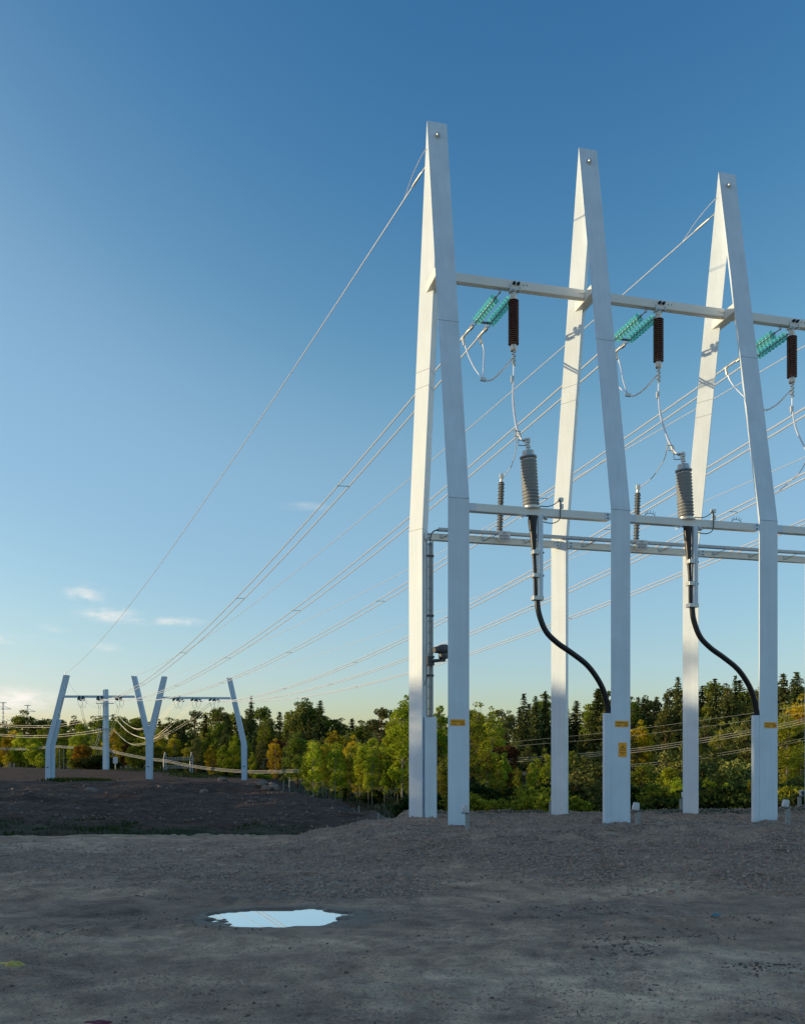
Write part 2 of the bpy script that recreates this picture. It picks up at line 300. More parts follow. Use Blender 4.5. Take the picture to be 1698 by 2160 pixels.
# ------------------------------------------------------------------ terrain
PROF = [
 (-1500, [(0, -.55), (26, -.55), (27.5, -.5), (29.5, -1.2), (36, -1.2), (45, -1.05), (58, -.8), (76, .1), (100, -.3), (145, -1.04), (170, .7), (200, .5), (300, 0), (900, 6)]),
 (0,     [(0, -.55), (26, -.55), (27.5, -.5), (29.5, -1.2), (36, -1.2), (45, -1.05), (58, -.8), (76, .1), (100, -.3), (145, -1.04), (170, .7), (200, .5), (300, 0), (900, 6)]),
 (300,   [(0, -.55), (26, -.55), (27.5, -.5), (29.5, -1.2), (36, -1.2), (45, -1.05), (58, -.75), (76, -.02), (100, -.35), (145, -1.04), (170, .4), (200, .2), (300, 0), (900, 6)]),
 (545,   [(0, -.55), (26, -.55), (27.3, -.5), (29.5, -1.2), (36, -1.2), (45, -1.1), (58, -.9), (74, -.15), (100, -.6), (147, -1.1), (165, -1.2), (200, -1.5), (300, 0), (900, 6)]),
 (620,   [(0, -.55), (22, -.55), (25, -.45), (27, -.42), (29.5, -1.25), (40, -1.3), (58, -1.1), (72, -.65), (90, -1.8), (145, -2.5), (300, 0), (900, 8)]),
 (700,   [(0, -.55), (20.5, -.55), (24.5, -.28), (27.5, -.25), (31, -1.3), (45, -1.35), (56, -1.3), (66, -1.14), (80, -2.3), (145, -2.5), (300, 1), (900, 10)]),
 (780,   [(0, -.55), (20, -.55), (23.5, -.12), (28.5, -.1), (32, -1.4), (45, -1.4), (54, -1.2), (66, -2.4), (145, -2.3), (300, 2), (900, 12)]),
 (862,   [(0, -.55), (19.4, -.55), (22.6, -.03), (24, 0), (31, 0), (36, -1.8), (60, -2.8), (140, -1), (300, 3), (900, 16)]),
 (1000,  [(0, -.55), (18.6, -.55), (22.2, -.02), (24, 0), (31, 0), (36, -2), (60, -2.8), (140, -.5), (300, 5), (900, 18)]),
 (1300,  [(0, -.55), (16.8, -.55), (18.8, -.3), (21, -.2), (23, 0), (31.5, .02), (37, -2), (60, -2.6), (120, -.5), (300, 9), (900, 25)]),
 (1698,  [(0, -.55), (15.2, -.55), (17, -.33), (19.5, -.28), (22, -.02), (32, .04), (38, -2), (60, -2.4), (120, 0), (300, 13), (900, 30)]),
 (3200,  [(0, -.55), (15, -.55), (17, -.33), (19.5, -.28), (22, -.02), (34, .04), (40, -2), (60, -2.4), (120, 0), (300, 13), (900, 30)])]
PU = np.array([c for c, _ in PROF], float)
PUD = (-1.70, 13.22, 1.12, .80)
def elev(x, y, detail=True):
    x, y = np.atleast_1d(np.asarray(x, float)), np.atleast_1d(np.asarray(y, float))
    u = np.clip(CX + F * x / np.maximum(y, 8), PU[0], PU[-1]); yy = np.maximum(y, 0)
    yy = yy + fbm(x * .25, y * .25, 3, 3) * np.clip(yy * .035, 0, 1.6)
    A = np.array([np.interp(yy, [a for a, _ in p_], [b for _, b in p_]) for _, p_ in PROF])
    k = np.clip(np.searchsorted(PU, u, side='right') - 1, 0, len(PU) - 2); t_ = (u - PU[k]) / (PU[k + 1] - PU[k]); t_ = t_ * t_ * (3 - 2 * t_)
    i = np.arange(len(x)); z = A[k, i] * (1 - t_) + A[k + 1, i] * t_
    if not detail: return z
    far = sst(28, 34, yy); wild = far * (1 - sst(80, 110, yy)); mound = sst(-.5, -.2, z) * (1 - far)
    e = ((x - PUD[0]) / PUD[2]) ** 2 + ((y - PUD[1]) / PUD[3]) ** 2
    calm = sst(1.0, 3.2, e)
    z = z + (.055 * fbm(x * .35, y * .5, 11, 3) + .045 * fbm(x * 1.6, y * 2.2, 12, 4) + .02 * fbm(x * 6, y * 6, 13, 3) * sst(-.35, .3, vnoise(x * .5, y * .9, 21))) * calm * (1 - far)
    ridge = sst(.12, .42, vnoise(x * .45, y * 1.5, 31)) * (1 - far) * calm
    z = z + ridge * .055 * (1 + 2 * vnoise(x * 7, y * 9, 33))
    # wheel ruts running along the yard
    for xr, w_ in ((-4.6, .12), (-3.1, .12), (2.3, .1), (3.7, .1)):
        dx = x - (xr + .25 * (y - 10) + .3 * np.sin(y * .3)); z = z - .018 * np.exp(-(dx / w_) ** 2) * (1 - sst(15, 19, y)) * calm * (1 + vnoise(x * 3, y * 6, 5))
    z = z + mound * .07 * fbm(x * 2.2, y * 2.2, 14, 4)
    z = z + wild * (.55 * fbm(x * .16, y * .16, 15, 4) + .16 * fbm(x * .9, y * .5, 16, 4)) + sst(110, 200, yy) * .5 * fbm(x * .05, y * .05, 17, 3)
    nz = fbm(x * 2.2, y * 3.2, 41, 4)
    z = z - .075 * (1 - sst(.62, 1.12, e + .75 * nz)) * (e < 3)
    return z
def zone(x, y):
    u = CX + F * x / np.maximum(y, 8); z = elev(x, y, False); n = fbm(x * .5, y * .5, 51, 4); n2 = fbm(x * .12, y * .2, 52, 4)
    pad = sst(-.60, -.22, z + .30 * n) * sst(600, 680, u + 40 * n) * (1 - sst(33, 36, y))
    py = YH + F * (HC + .55) / np.maximum(y, 5)
    strip = sst(1772, 1792, py + 12 * n) * (1 - sst(1835, 1905, py + 120 * n2 + 50 * n)) * (1 - sst(800, 1000, u)) * (y < 30)
    right = sst(1000, 1250, u) * sst(13.8, 18.5, y + 2.5 * n + 3.5 * n2) * (y < 33)
    grav = np.clip(pad + .75 * strip + .7 * right * (.5 + n), 0, 1)
    grav = grav * (.55 + .45 * sst(-.2, .25, fbm(x * 1.1, y * 1.6, 57, 4)))
    far = sst(28, 30.5, y); bank = far * (1 - sst(184, 200, y + 10 * n2)) * (1 - sst(760, 860, u))
    grassy = far * (1 - sst(34, 45, y + 12 * n)) * sst(-.3, .22, n2 + .22 + .3 * n) * (1 - sst(760, 900, u))
    patch = sst(105, 118, y + 10 * n2) * (1 - sst(138, 150, y)) * sst(330, 380, u) * 0
    back = sst(183, 196, y + 8 * n) + far * sst(720, 860, u) * sst(60, 74, y + 10 * n + sst(800, 920, u) * 40) + far * sst(88, 104, y) * sst(590, 650, u)
    veg = np.clip(grassy * 1.4 + back , 0, 1)
    e = ((x - PUD[0]) / PUD[2]) ** 2 + ((y - PUD[1]) / PUD[3]) ** 2; wet = (1 - sst(.9, 2.6, e + .9 * fbm(x * 2.2, y * 3.2, 41, 4))) * (e < 6)
    return np.stack([grav, veg, np.clip(bank, 0, 1), wet], 1)
def soil_and_sun(x, y):
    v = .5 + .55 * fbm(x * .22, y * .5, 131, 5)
    for cx_, cy_, rx_, ry_, a_ in ((1.6, 9.4, 2.6, 1.0, .40), (-3.9, 11.2, 1.7, .55, .42), (.6, 16.5, 1.6, .6, .35), (3.6, 10.6, 1.6, .9, .25), (-.9, 11.0, 1.3, .4, .22), (-3.5, 16.5, 3.5, 1.6, -.42), (2.2, 13.2, 2.2, 1.0, -.22), (-3.4, 8.6, 1.8, .6, -.2)):  # the paler patches are sandy soil with low sun streaks painted in
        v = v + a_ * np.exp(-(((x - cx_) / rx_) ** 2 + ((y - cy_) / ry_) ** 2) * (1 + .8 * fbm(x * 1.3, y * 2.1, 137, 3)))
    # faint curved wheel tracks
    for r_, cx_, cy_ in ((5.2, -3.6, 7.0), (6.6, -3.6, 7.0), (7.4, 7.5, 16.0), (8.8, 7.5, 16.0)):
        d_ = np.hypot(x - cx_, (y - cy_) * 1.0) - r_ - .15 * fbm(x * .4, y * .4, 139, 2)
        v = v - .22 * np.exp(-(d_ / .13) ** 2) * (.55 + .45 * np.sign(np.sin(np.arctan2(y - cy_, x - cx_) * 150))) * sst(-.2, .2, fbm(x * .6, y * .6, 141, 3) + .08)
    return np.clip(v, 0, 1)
py = np.linspace(2330, 1752, 330); rows = np.concatenate([[-140, -60, -25, -8, 0, 2.5, 4.3], F * (HC + .55) / (py - YH), np.geomspace(30.3, 205, 190), np.geomspace(212, 2600, 30)])
cols = np.concatenate([np.linspace(-5200, -420, 30), np.linspace(-380, -40, 24), np.linspace(-30, 1730, 470), np.linspace(1750, 2400, 32), np.linspace(2500, 6800, 26)])
gy = rows[:, None] + 0 * cols[None]; wd = np.where(rows > 10, rows, 10 + np.maximum(0, -rows) * 1.2)[:, None]
gx = (cols[None] - CX) / F * wd
X, Y = gx.ravel(), gy.ravel(); Z = elev(X, Y); nr, nc = len(rows), len(cols)
i0 = (np.arange(nr - 1)[:, None] * nc + np.arange(nc - 1)[None]).ravel(); fc = np.stack([i0, i0 + 1, i0 + nc + 1, i0 + nc], 1)
me = numesh('ground', np.stack([X, Y, Z], 1), fc, M['ground']); me.shade_smooth()
ca = me.color_attributes.new('zone', 'FLOAT_COLOR', 'POINT'); ca.data.foreach_set('color', zone(X, Y).astype(np.float32).ravel())
sa_ = me.attributes.new('soil_and_sun', 'FLOAT', 'POINT'); sa_.data.foreach_set('value', soil_and_sun(X, Y).astype(np.float32))
ground = newobj('ground', me); tag(ground, 'grey brown dirt yard, gravel pad and dark earth bank below the forest', 'ground', kind='structure')
def gz(x, y): return float(elev(x, y)[0])
# puddle
mb = MB(); th_ = np.linspace(0, 2 * math.pi, 48, endpoint=False)
mb.add([(PUD[0] + 1.45 * math.cos(a) * PUD[2], PUD[1] + 1.4 * math.sin(a) * PUD[3], -.578) for a in th_], [tuple(range(48))])
tag(build('water', mb, M['water'], None, (PUD[0], PUD[1], -.578)), 'still puddle mirroring the pale sky in the dirt yard', 'puddle', kind='structure')

# ------------------------------------------------------------------ gravel, grass (stuff)
def stones(n, xs, ys, size, name, label, m, sink=.3):
    oc = np.array([(1, 0, 0), (-1, 0, 0), (0, 1, 0), (0, -1, 0), (0, 0, 1), (0, 0, -1)], float); of = np.array([(0, 2, 4), (2, 1, 4), (1, 3, 4), (3, 0, 4), (2, 0, 5), (1, 2, 5), (3, 1, 5), (0, 3, 5)])
    v = oc[None] * (1 + .35 * rng.standard_normal((n, 6, 1))).clip(.6, 1.3) * size[:, None, None] * rng.uniform(.55, 1.15, (n, 1, 3)) * np.array([1.1, 1.1, .7])
    v += size[:, None, None] * .18 * rng.standard_normal((n, 6, 3))
    a = rng.uniform(0, 6.28, n); b = rng.uniform(-.7, .7, n); ca_, sa, cb, sb = np.cos(a), np.sin(a), np.cos(b), np.sin(b)
    x1, y1, z1 = v[..., 0], v[..., 1], v[..., 2]; y2 = y1 * cb[:, None] - z1 * sb[:, None]; z2 = y1 * sb[:, None] + z1 * cb[:, None]
    v = np.stack([x1 * ca_[:, None] - y2 * sa[:, None], x1 * sa[:, None] + y2 * ca_[:, None], z2], -1)
    v += np.stack([xs, ys, elev(xs, ys) + size * (1 - 2 * sink) * .5], 1)[:, None]
    f = (of[None] + (np.arange(n) * 6)[:, None, None]).reshape(-1, 3)
    return tag(newobj(name, numesh(name, v.reshape(-1, 3), f, m)), label, 'gravel', kind='stuff')
def scat(n, u0, u1, y0, y1, keep):
    xs, ys = [], []
    while sum(map(len, xs)) < n:
        u = rng.uniform(u0, u1, 20000); yy = 1 / rng.uniform(1 / y1, 1 / y0, 20000); x = (u - CX) / F * yy; k = keep(u, x, yy) > rng.uniform(0, 1, 20000); xs.append(x[k]); ys.append(yy[k])
    return np.concatenate(xs)[:n], np.concatenate(ys)[:n]
x, y = scat(36000, 560, 1850, 15, 33, lambda u, x, y: zone(x, y)[:, 0])
stones(len(x), x, y, np.abs(rng.normal(.010, .014, len(x))) + .009, 'gravel', 'crushed grey stone covering the raised pad under the pylons', M['stone'])
x, y = scat(9000, -60, 1000, 16, 28, lambda u, x, y: zone(x, y)[:, 0] * (elev(x, y, False) < -.5))
stones(len(x), x, y, np.abs(rng.normal(.012, .012, len(x))) + .008, 'gravel_strip', 'band of loose gravel across the yard behind the puddle', M['stone'])
M['clod'] = mat('earth_clod', (.15, .10, .075), .95, 0, .3, 12)
x, y = scat(2600, -60, 1760, 7.8, 24, lambda u, x, y: sst(.18, .5, fbm(x * .75, y * 1.2, 61, 4)) + .015)
e = ((x - PUD[0]) / 1.3) ** 2 + ((y - PUD[1]) / 1.0) ** 2; x, y = x[e > 1], y[e > 1]
stones(len(x), x, y, (np.abs(rng.normal(.002, .011, len(x))) + .004).clip(0, .032), 'earth_clods', 'small lumps of earth strewn over the dirt yard', M['clod'], .45)
x, y = scat(30000, -80, 1740, 7.6, 22, lambda u, x, y: .25 + .75 * sst(-.1, .35, fbm(x * .9, y * 1.2, 81, 3)))
e = ((x - PUD[0]) / 1.25) ** 2 + ((y - PUD[1]) / .95) ** 2; x, y = x[e > 1], y[e > 1]
stones(len(x), x, y, np.abs(rng.normal(.003, .006, len(x))) + .0035, 'pebbles', 'tiny pebbles sprinkled over the dirt yard', M['stone'], .4)
x, y = scat(1700, -80, 860, 42, 80, lambda u, x, y: .15 + .8 * sst(-.1, .4, fbm(x * .2, y * .2, 71, 3)))
stones(len(x), x, y, np.abs(rng.normal(.02, .05, len(x))) + .02, 'bank_rubble', 'broken stones scattered over the dark earth bank', M['rock'])
def blades(n, xs, ys, h, wd_, name, label, m, cat='grass'):
    a = rng.uniform(0, 6.28, n); ln = rng.uniform(.1, .6, n); z = elev(xs, ys) - .03; p0 = np.stack([xs, ys, z], 1)
    sd = np.stack([np.cos(a), np.sin(a), 0 * a], 1) * wd_[:, None]; ld = np.stack([-np.sin(a) * ln, np.cos(a) * ln, np.ones(n)], 1) * h[:, None]
    v = np.stack([p0 - sd, p0 + sd, p0 + ld * .6 + sd * .7, p0 + ld + sd * .1], 1).reshape(-1, 3); f = np.arange(n * 4).reshape(-1, 4)
    return tag(newobj(name, numesh(name, v, f, m, rng.uniform(0, 1, n))), label, cat, kind='stuff')
x, y = scat(26000, -80, 860, 29.3, 50, lambda u, x, y: zone(x, y)[:, 1])
blades(len(x), x, y, rng.uniform(.05, .28, len(x)) * (.5 + fbm(x * .7, y * .7, 91, 3).clip(-.3, 1)), rng.uniform(.012, .03, len(x)), 'grass', 'dark green grass and weeds along the foot of the bank', LM['grass'])
x, y = scat(5000, -60, 600, 84, 186, lambda u, x, y: np.clip(.8 * np.exp(-((u - 165) / 40) ** 2) * (np.abs(y - 112) < 22) + np.exp(-((u - 310) / 50) ** 2) * (np.abs(y - 172) < 8) + np.exp(-((u - 405) / 45) ** 2) * (np.abs(y - 165) < 12), 0, 1))
blades(len(x), x, y, rng.uniform(.1, .5, len(x)), rng.uniform(.05, .1, len(x)), 'weeds', 'green weeds growing on top of the bank by the far portal', LM['grass'])
x, y = scat(26000, 600, 1800, 36, 120, lambda u, x, y: zone(x, y)[:, 1] * ((y > 60) | (u > 880)))
blades(len(x), x, y, rng.uniform(.1, .6, len(x)), rng.uniform(.03, .07, len(x)), 'undergrowth', 'low green and brown undergrowth below the forest trees', LM['grass'])

# ------------------------------------------------------------------ A-frame pylons
def legloops(rear, zs):
    loops = []
    for z in zs:
        lean = max(0, (z - ZB) / (H - ZB)) * D / 2; gap = D - 2 * lean; hw = LW / 2; sg = -1 if rear else 1
        q0 = D - lean if rear else lean; dep = min(RH, gap / 2); iw = hw * (1 - dep / RH)
        loops.append([(-hw, q0, z), (hw, q0, z), (iw, q0 + sg * dep, z), (-iw, q0 + sg * dep, z)])
    return loops
def legmesh(k, rear):
    zr = H - (H - ZB) * (2 * RH / D)                 # where the two ridges meet
    mb = MB(); mb.loft([[W(k * S + a, b, c) for a, b, c in l] for l in legloops(rear, [-.6, ZB, zr, H - .02])]); return mb
def qf(z, rear=False):
    lean = max(0, (z - ZB) / (H - ZB)) * D / 2; return D - lean if rear else lean
NTH = ['first', 'second', 'third', 'fourth', 'fifth', 'sixth', 'seventh']
def textmesh(body, size, origin, ux, uz, parent, name='lettering', align='CENTER'):
    cu = bpy.data.curves.new('lettering', 'FONT'); cu.body = body; cu.size = size; cu.align_x = align; cu.extrude = .0015
    to = bpy.data.objects.new('tmp', cu); COL.objects.link(to); me = bpy.data.meshes.new_from_object(to.evaluated_get(bpy.context.evaluated_depsgraph_get())); bpy.data.objects.remove(to)
    ny = np.cross(ux, uz); mtx = Matrix(((ux[0], uz[0], -ny[0], origin[0]), (ux[1], uz[1], -ny[1], origin[1]), (ux[2], uz[2], -ny[2], origin[2]), (0, 0, 0, 1)))
    me.transform(mtx); me.transform(Matrix.Translation(-Vector(base_of(parent)))); me.name = name; me.materials.clear()
    return newobj(name, me, M['ink'], parent)
def triangle_mark(parent, s, z, w_, q):
    mb = MB(); P = [V3(-w_ / 2, 0, 0), V3(w_ / 2, 0, 0), V3(0, 0, w_ * .9)]; c = sum(P) / 3
    for i in range(3):
        a, b = P[i], P[(i + 1) % 3]; ai, bi = c + (a - c) * .72, c + (b - c) * .72
        mb.add([W(s + p[0], q, z + p[2]) for p in (a, b, bi, ai)] + [W(s + p[0], q + .003, z + p[2]) for p in (a, b, bi, ai)], [(0, 1, 2, 3), (0, 4, 5, 1), (1, 5, 6, 2), (2, 6, 7, 3), (3, 7, 4, 0)])
    zig = [(.03, .62), (-.06, .36), (.02, .38), (-.03, .16), (.10, .44), (.02, .43)]
    mb.add([W(s + a * w_, q, z + b * w_) for a, b in zig], [tuple(range(6))])
    return build('warning_symbol', mb, M['ink'], parent)
def warn_sign(py_, k, cxp, czp, parent_):
    c = RP(cxp, czp, 0); s = (c - O) @ DV; z = c[2]
    mb = MB(); mb.row(s - .2, s + .2, -.012, -.003, z - .082, z + .082)
    sg = build('warning_sign', mb, M['yellow'], parent_); sg['label'] = 'small wide orange yellow warning sign with black triangle'
    textmesh('Hengenvaara', .052, W(s - .185, -.014, z + .018), DV, ZV, sg, align='LEFT'); textmesh('Livsfara', .052, W(s - .185, -.014, z - .055), DV, ZV, sg, align='LEFT')
    triangle_mark(sg, s + .125, z - .055, .12, -.0155)
for k in range(7):
    lab = ['leftmost near white A-frame pylon, with a camera on its rear leg', 'middle near white A-frame pylon, with two yellow signs on its front leg',
           'right near white A-frame pylon at the right edge of the photo'] + ['white A-frame pylon beyond the right edge of view'] * 4
    py_ = thing('a_frame_pylon', lab[k], 'pylon', W(k * S, D / 2, 0), 'white A-frame pylons in a row on the gravel pad')
    for rear in (False, True):
        lg = build('rear_leg' if rear else 'front_leg', legmesh(k, rear), M['white'], py_, bevel=.012)
        for zz in ((13.7 if not rear else 13.2), ZB + (0 if not rear else .1), (None if not rear else 12.75)):
            if zz is None: continue
            hw = LW / 2; sg = -1 if rear else 1; q0 = qf(zz, rear); mbs = MB(); e = .003
            a = [(-hw - e, q0 - sg * e), (hw + e, q0 - sg * e), (0, q0 + sg * (RH + e))]
            mbs.loft([[W(k * S + i, j + (z_ - zz) * 0, z_) for i, j in a] for z_ in (zz - .006, zz + .006)]); build('joint_seam', mbs, M['seam'], lg)
    mb = MB(); mb.row(k * S - .15, k * S + .15, qf(15.4) + .03, qf(15.4, True) - .03, 15.30, 15.56); build('brace', mb, M['beam'], py_, bevel=.01)
    mb = MB(); mb.lathe(W(k * S, qf(19.4) - .10, 19.42), NV, [(0, .0), (0, .045), (.03, .06), (.06, .06), (.065, .085), (.13, .085), (.13, 0)], 10); build('top_bolt', mb, M['clamp'], py_, smooth=True)
    if k in (1, 2, 3):
        mb = MB(); mb.row(k * S - LW / 2 - .18, k * S - LW / 2 + .004, .006, .14, -.5, 3.03); build('cable_casing', mb, M['white'], py_, bevel=.008)
    if k < 3: warn_sign(py_, k, [965.5, 1311.5, 1625][k], [1524.5, 1527.5, 1530][k], py_)
    if k == 1:
        c = RP(1313, 1582, 0); s = (c - O) @ DV; z = c[2]; mb = MB(); mb.row(s - .12, s + .12, -.012, -.003, z - .195, z + .195); sg = build('warning_sign', mb, M['yellow'], py_); sg['label'] = 'upright orange yellow warning sign with a large triangle'
        triangle_mark(sg, s, z - .02, .165, -.0155)
        textmesh('Hengenvaara', .036, W(s, -.014, z - .085), DV, ZV, sg); textmesh('Livsfara', .036, W(s, -.014, z - .13), DV, ZV, sg)
    if k == 0: mb = MB(); mb.row(-.2, .14, -.05, -.006, -.06, .035); build('base_edge', mb, M['red'], py_, bevel=.01)
    if k == 0:                                           # cable riser and its casing on the rear leg
        mb = MB(); mb.row(.085, .45, 3.60, 3.98, -.5, 3.05); build('cable_casing', mb, M['white'], py_, bevel=.008)
        r_ = MB(); r_.row(.13, .17, 3.60, 3.68, 3.05, 8.35); r_.row(.30, .34, 3.60, 3.68, 3.05, 8.35)
        rt = build('cable_riser_tray', r_, M['galv'], py_)
        for z_ in np.arange(3.3, 8.3, .33): rg = MB(); rg.row(.17, .30, 3.63, 3.66, z_ - .015, z_ + .015); build('rung', rg, M['galv'], rt)
        for i_, s_ in enumerate((.195, .235, .272)): cb = MB(); cb.tube([W(s_, 3.60, 3.05), W(s_, 3.60, 8.3)], .017, 8); build('cable', cb, M['grey'], rt, smooth=True)
        for z_ in (7.9, 6.1, 4.3): tb = MB(); tb.row(.12, .35, 3.57, 3.60, z_ - .03, z_ + .03); build('strap', tb, M['dkgrey'], rt)
# beams
BG = 'white box beams joining the near pylons'
for k in range(6):
    at_ = ['between leftmost and middle pylons', 'between middle and right pylons', 'right of the right pylon'] + ['beyond the right edge'] * 3
    b0 = W(k * S + S / 2, D / 2, 15.3)
    t_ = thing('upper_crossbeam', 'white upper box beam carrying insulators ' + at_[k], 'beam', b0, BG)
    mb = MB(); mb.row(k * S + .152, (k + 1) * S - .152, D / 2 - .10, D / 2 + .10, 15.37, 15.62); build('box_section', mb, M['beam'], t_, bevel=.012)
    bm_ = MB(); c = k * S + 2.31
    for s_ in (c - .03, c + .10): bm_ = MB(); bm_.lathe(W(s_, D / 2 - .10, 15.52), -NV, [(0, 0), (0, .045), (.05, .045), (.05, .03), (.10, .028), (.10, 0)], 8); build('bolt', bm_, M['bolt'], t_)
    for s_ in (c + .27, c + .38): bm_ = MB(); bm_.lathe(W(s_, D / 2 - .103, 15.51), -NV, [(0, 0), (0, .018), (.002, .018), (.002, 0)], 8); build('bolt_hole', bm_, M['bolt'], t_)
    pm = MB(); pm.row((k + 1) * S - .34, (k + 1) * S - .153, D / 2 - .116, D / 2 - .103, 15.50, 15.53); build('end_bracket', pm, M['clamp'], t_)
    t_ = thing('front_beam', 'white lower beam carrying the cable termination ' + at_[k], 'beam', W(k * S + S / 2, .15, 8.3), BG)
    mb = MB(); mb.row(k * S + LW / 2 + .03, (k + 1) * S - LW / 2 - .03, .02, .22, 8.31, 8.52); build('box_section', mb, M['beam'], t_, bevel=.01)
    for s0 in (k * S + LW / 2 + .002, (k + 1) * S - LW / 2 - .17):
        pm = MB(); pm.row(s0 + .0, s0 + .168, .006, .019, 8.315, 8.515); pl = build('end_plate', pm, M['white'], t_)
        if s0 > k * S + 1:
            for dz in (.05, .15): bm_ = MB(); bm_.lathe(W(s0 + .08, .006, 8.31 + dz), -NV, [(0, 0), (0, .02), (.02, .02), (.02, 0)], 6); build('bolt', bm_, M['bolt'], pl)
    t_ = thing('rear_beam', 'white rear beam under the cable tray ' + at_[k], 'beam', W(k * S + S / 2, 3.9, 8.4), BG)
    mb = MB(); mb.row(k * S + .12, (k + 1) * S - .12, 3.78, 3.96, 8.44, 8.64); build('box_section', mb, M['beam'], t_, bevel=.01)
    for s0 in (k * S + .14, (k + 1) * S - .31):
        pm = MB(); pm.row(s0, s0 + .17, 3.762, 3.777, 8.445, 8.635); pl = build('end_plate', pm, M['white'], t_)
        for dz in (.05, .15): bm_ = MB(); bm_.lathe(W(s0 + .10, 3.762, 8.44 + dz), -NV, [(0, 0), (0, .02), (.02, .02), (.02, 0)], 6); build('bolt', bm_, M['bolt'], pl)
    for j in range(3):
        bm_ = MB(); s_ = k * S + .65 + j * 1.35; bm_.bar(W(s_, 3.755, 8.50), W(s_ + .40, 3.70, 8.69), .012, 6); bm_.row(s_ - .06, s_ + .02, 3.764, 3.776, 8.49, 8.60)
        build('tray_bracket', bm_, M['galv'], t_)
t_ = thing('cable_tray', 'long grey cable tray running along the rear beams of the near pylons', 'cable tray', W(4, 3.7, 8.68))
mb = MB(); mb.row(.5, 6 * S, 3.62, 3.78, 8.70, 8.71); mb.row(.5, 6 * S, 3.615, 3.62, 8.70, 8.78); mb.row(.5, 6 * S, 3.78, 3.785, 8.70, 8.78); build('tray', mb, M['galv'], t_)
mb = MB()
for j, (q_, r0) in enumerate(((3.65, .016), (3.69, .02), (3.735, .016))):
    mb.tube(smoothpath([W(.235 + .01 * j, 3.60, 8.2), W(.25, 3.60, 8.45), W(.34, 3.63, 8.64), W(.6, q_, 8.735), W(1.2, q_, 8.735)]) + [W(6 * S - .1, q_, 8.735)], r0, 6)
build('cable', mb, M['black'], t_, smooth=True)

# ------------------------------------------------------------------ phase equipment of each bay
BAY = ['the bay right of the leftmost pylon', 'the bay right of the middle pylon', 'the bay at the right edge'] + ['a bay beyond the right edge'] * 3
FARPH = [(171, 1474, 144), (211, 1474, 144), (250, 1474, 144), (376, 1476, 146.5), (414, 1477, 146.5), (452, 1477, 146.5)]
SAG = [4.2, 4.05, 4.0, 4.15, 3.9, 3.85]
def shedprof(L_, n, rc, rs, rs2=None):
    p = [(0, 0), (0, rc)]
    for i in range(n):
        t0 = L_ * (i + .15) / n; st = L_ / n; rr = rs2 if (rs2 and i % 2) else rs
        p += [(t0, rc), (t0 + st * .25, rr), (t0 + st * .42, rr), (t0 + st * .62, rc)]
    return p + [(L_, rc), (L_, 0)]
WIRES = []
for k in range(6):
    A0 = W(k * S + 2.13, D / 2, 15.28); Bm = at(*FARPH[k]); dr = (Bm - A0); dr[2] -= 4 * SAG[k]; dr /= np.linalg.norm(dr)
    ends = []
    for j, off in enumerate((-.23, .23)):
        a = A0 + DV * off; lab = ('left' if j == 0 else 'right') + ' string of teal glass discs in ' + BAY[k]
        t_ = thing('strain_insulator', lab, 'insulator', a, 'teal glass strain insulator strings under the upper beams')
        mb = MB(); mb.tube([a, a + dr * .25], .018, 8); mb.boxa(a + dr * .02 + ZV * .05, DV * .03, ZV * .07, NV * .03); build('hanger', mb, M['galv'], t_, smooth=True)
        nd = 9; L0 = .22; st = .135
        for i in range(nd):
            c = a + dr * (L0 + i * st); cp = MB(); cp.lathe(c, dr, [(0, 0), (0, .028), (.02, .04), (.07, .045), (.085, .03), (st + .005, .014), (st + .005, 0)], 10)
            build('metal_cap', cp, M['galv'], t_, smooth=True)
            ds = MB(); ds.lathe(c + dr * .055, dr, [(0, .035), (.005, .075), (.020, .124), (.040, .146), (.048, .142), (.038, .118), (.053, .108), (.038, .09), (.053, .074), (.034, .045)], 20)
            build('glass_disc', ds, M['glass'], t_, smooth=True)
        e0 = a + dr * (L0 + nd * st); hw = MB(); up = np.cross(dr, DV); up /= np.linalg.norm(up); lat = np.cross(up, dr)
        for sd in (-1, 1): hw.bar(e0 + lat * .02 * sd, e0 + dr * .12 + lat * .055 * sd, .014, 6); hw.bar(e0 + dr * .12 + lat * .055 * sd, e0 + dr * .42 + lat * .03 * sd, .016, 6)
        hw.tube([e0 + dr * .34, e0 + dr * .40, e0 + dr * .62, e0 + dr * .80], [.02, .04, .042, .022], 8); hw.boxa(e0 + dr * .3 + up * .03, dr * .09, lat * .03, up * .04)
        build('dead_end_clamp', hw, M['clamp'], t_, smooth=True); ends.append(e0)
        if j == 1:
            yk = MB(); yk.boxa((ends[0] + ends[1]) / 2 + dr * .02, (ends[1] - ends[0]) / 2 + DV * .03, up * .012, dr * .045); build('yoke_plate', yk, M['galv'], t_)
    # the two conductors of the phase, with spacers
    t_ = thing('twin_conductor', ['highest', 'second highest', 'third highest', 'fourth highest', 'fifth highest', 'lowest'][k] + ' twin conductor running from the near pylons to the far portal', 'power line', ends[0] + dr * .5, 'twin conductors from the near pylons to the far portal')
    pr = []
    for j, off in enumerate((-.23, .23)):
        Bp = Bm + V3(off * 1.1, 0, 0); P = sagline(ends[j] + dr * .5, Bp, SAG[k] * .97, 90); pr.append(P); mb = MB(); mb.tube(P, [(.026 if k < 3 else .031) + .005 * i / 89 for i in range(90)], 6); build('conductor', mb, M['alu'], t_, smooth=True)
    WIRES.append(pr)
    for fr_ in (.10, .23, .37, .52, .67, .82):
        i = int(fr_ * 89) + (k * 2) % 4; a, b = pr[0][i], pr[1][i]; mb = MB(); mb.bar(a, b, .013, 6)
        for c in (a, b): mb.lathe(c - dr * .06, dr, [(0, 0), (0, .030), (.10, .030), (.10, 0)], 6)
        build('spacer', mb, M['galv'], t_)
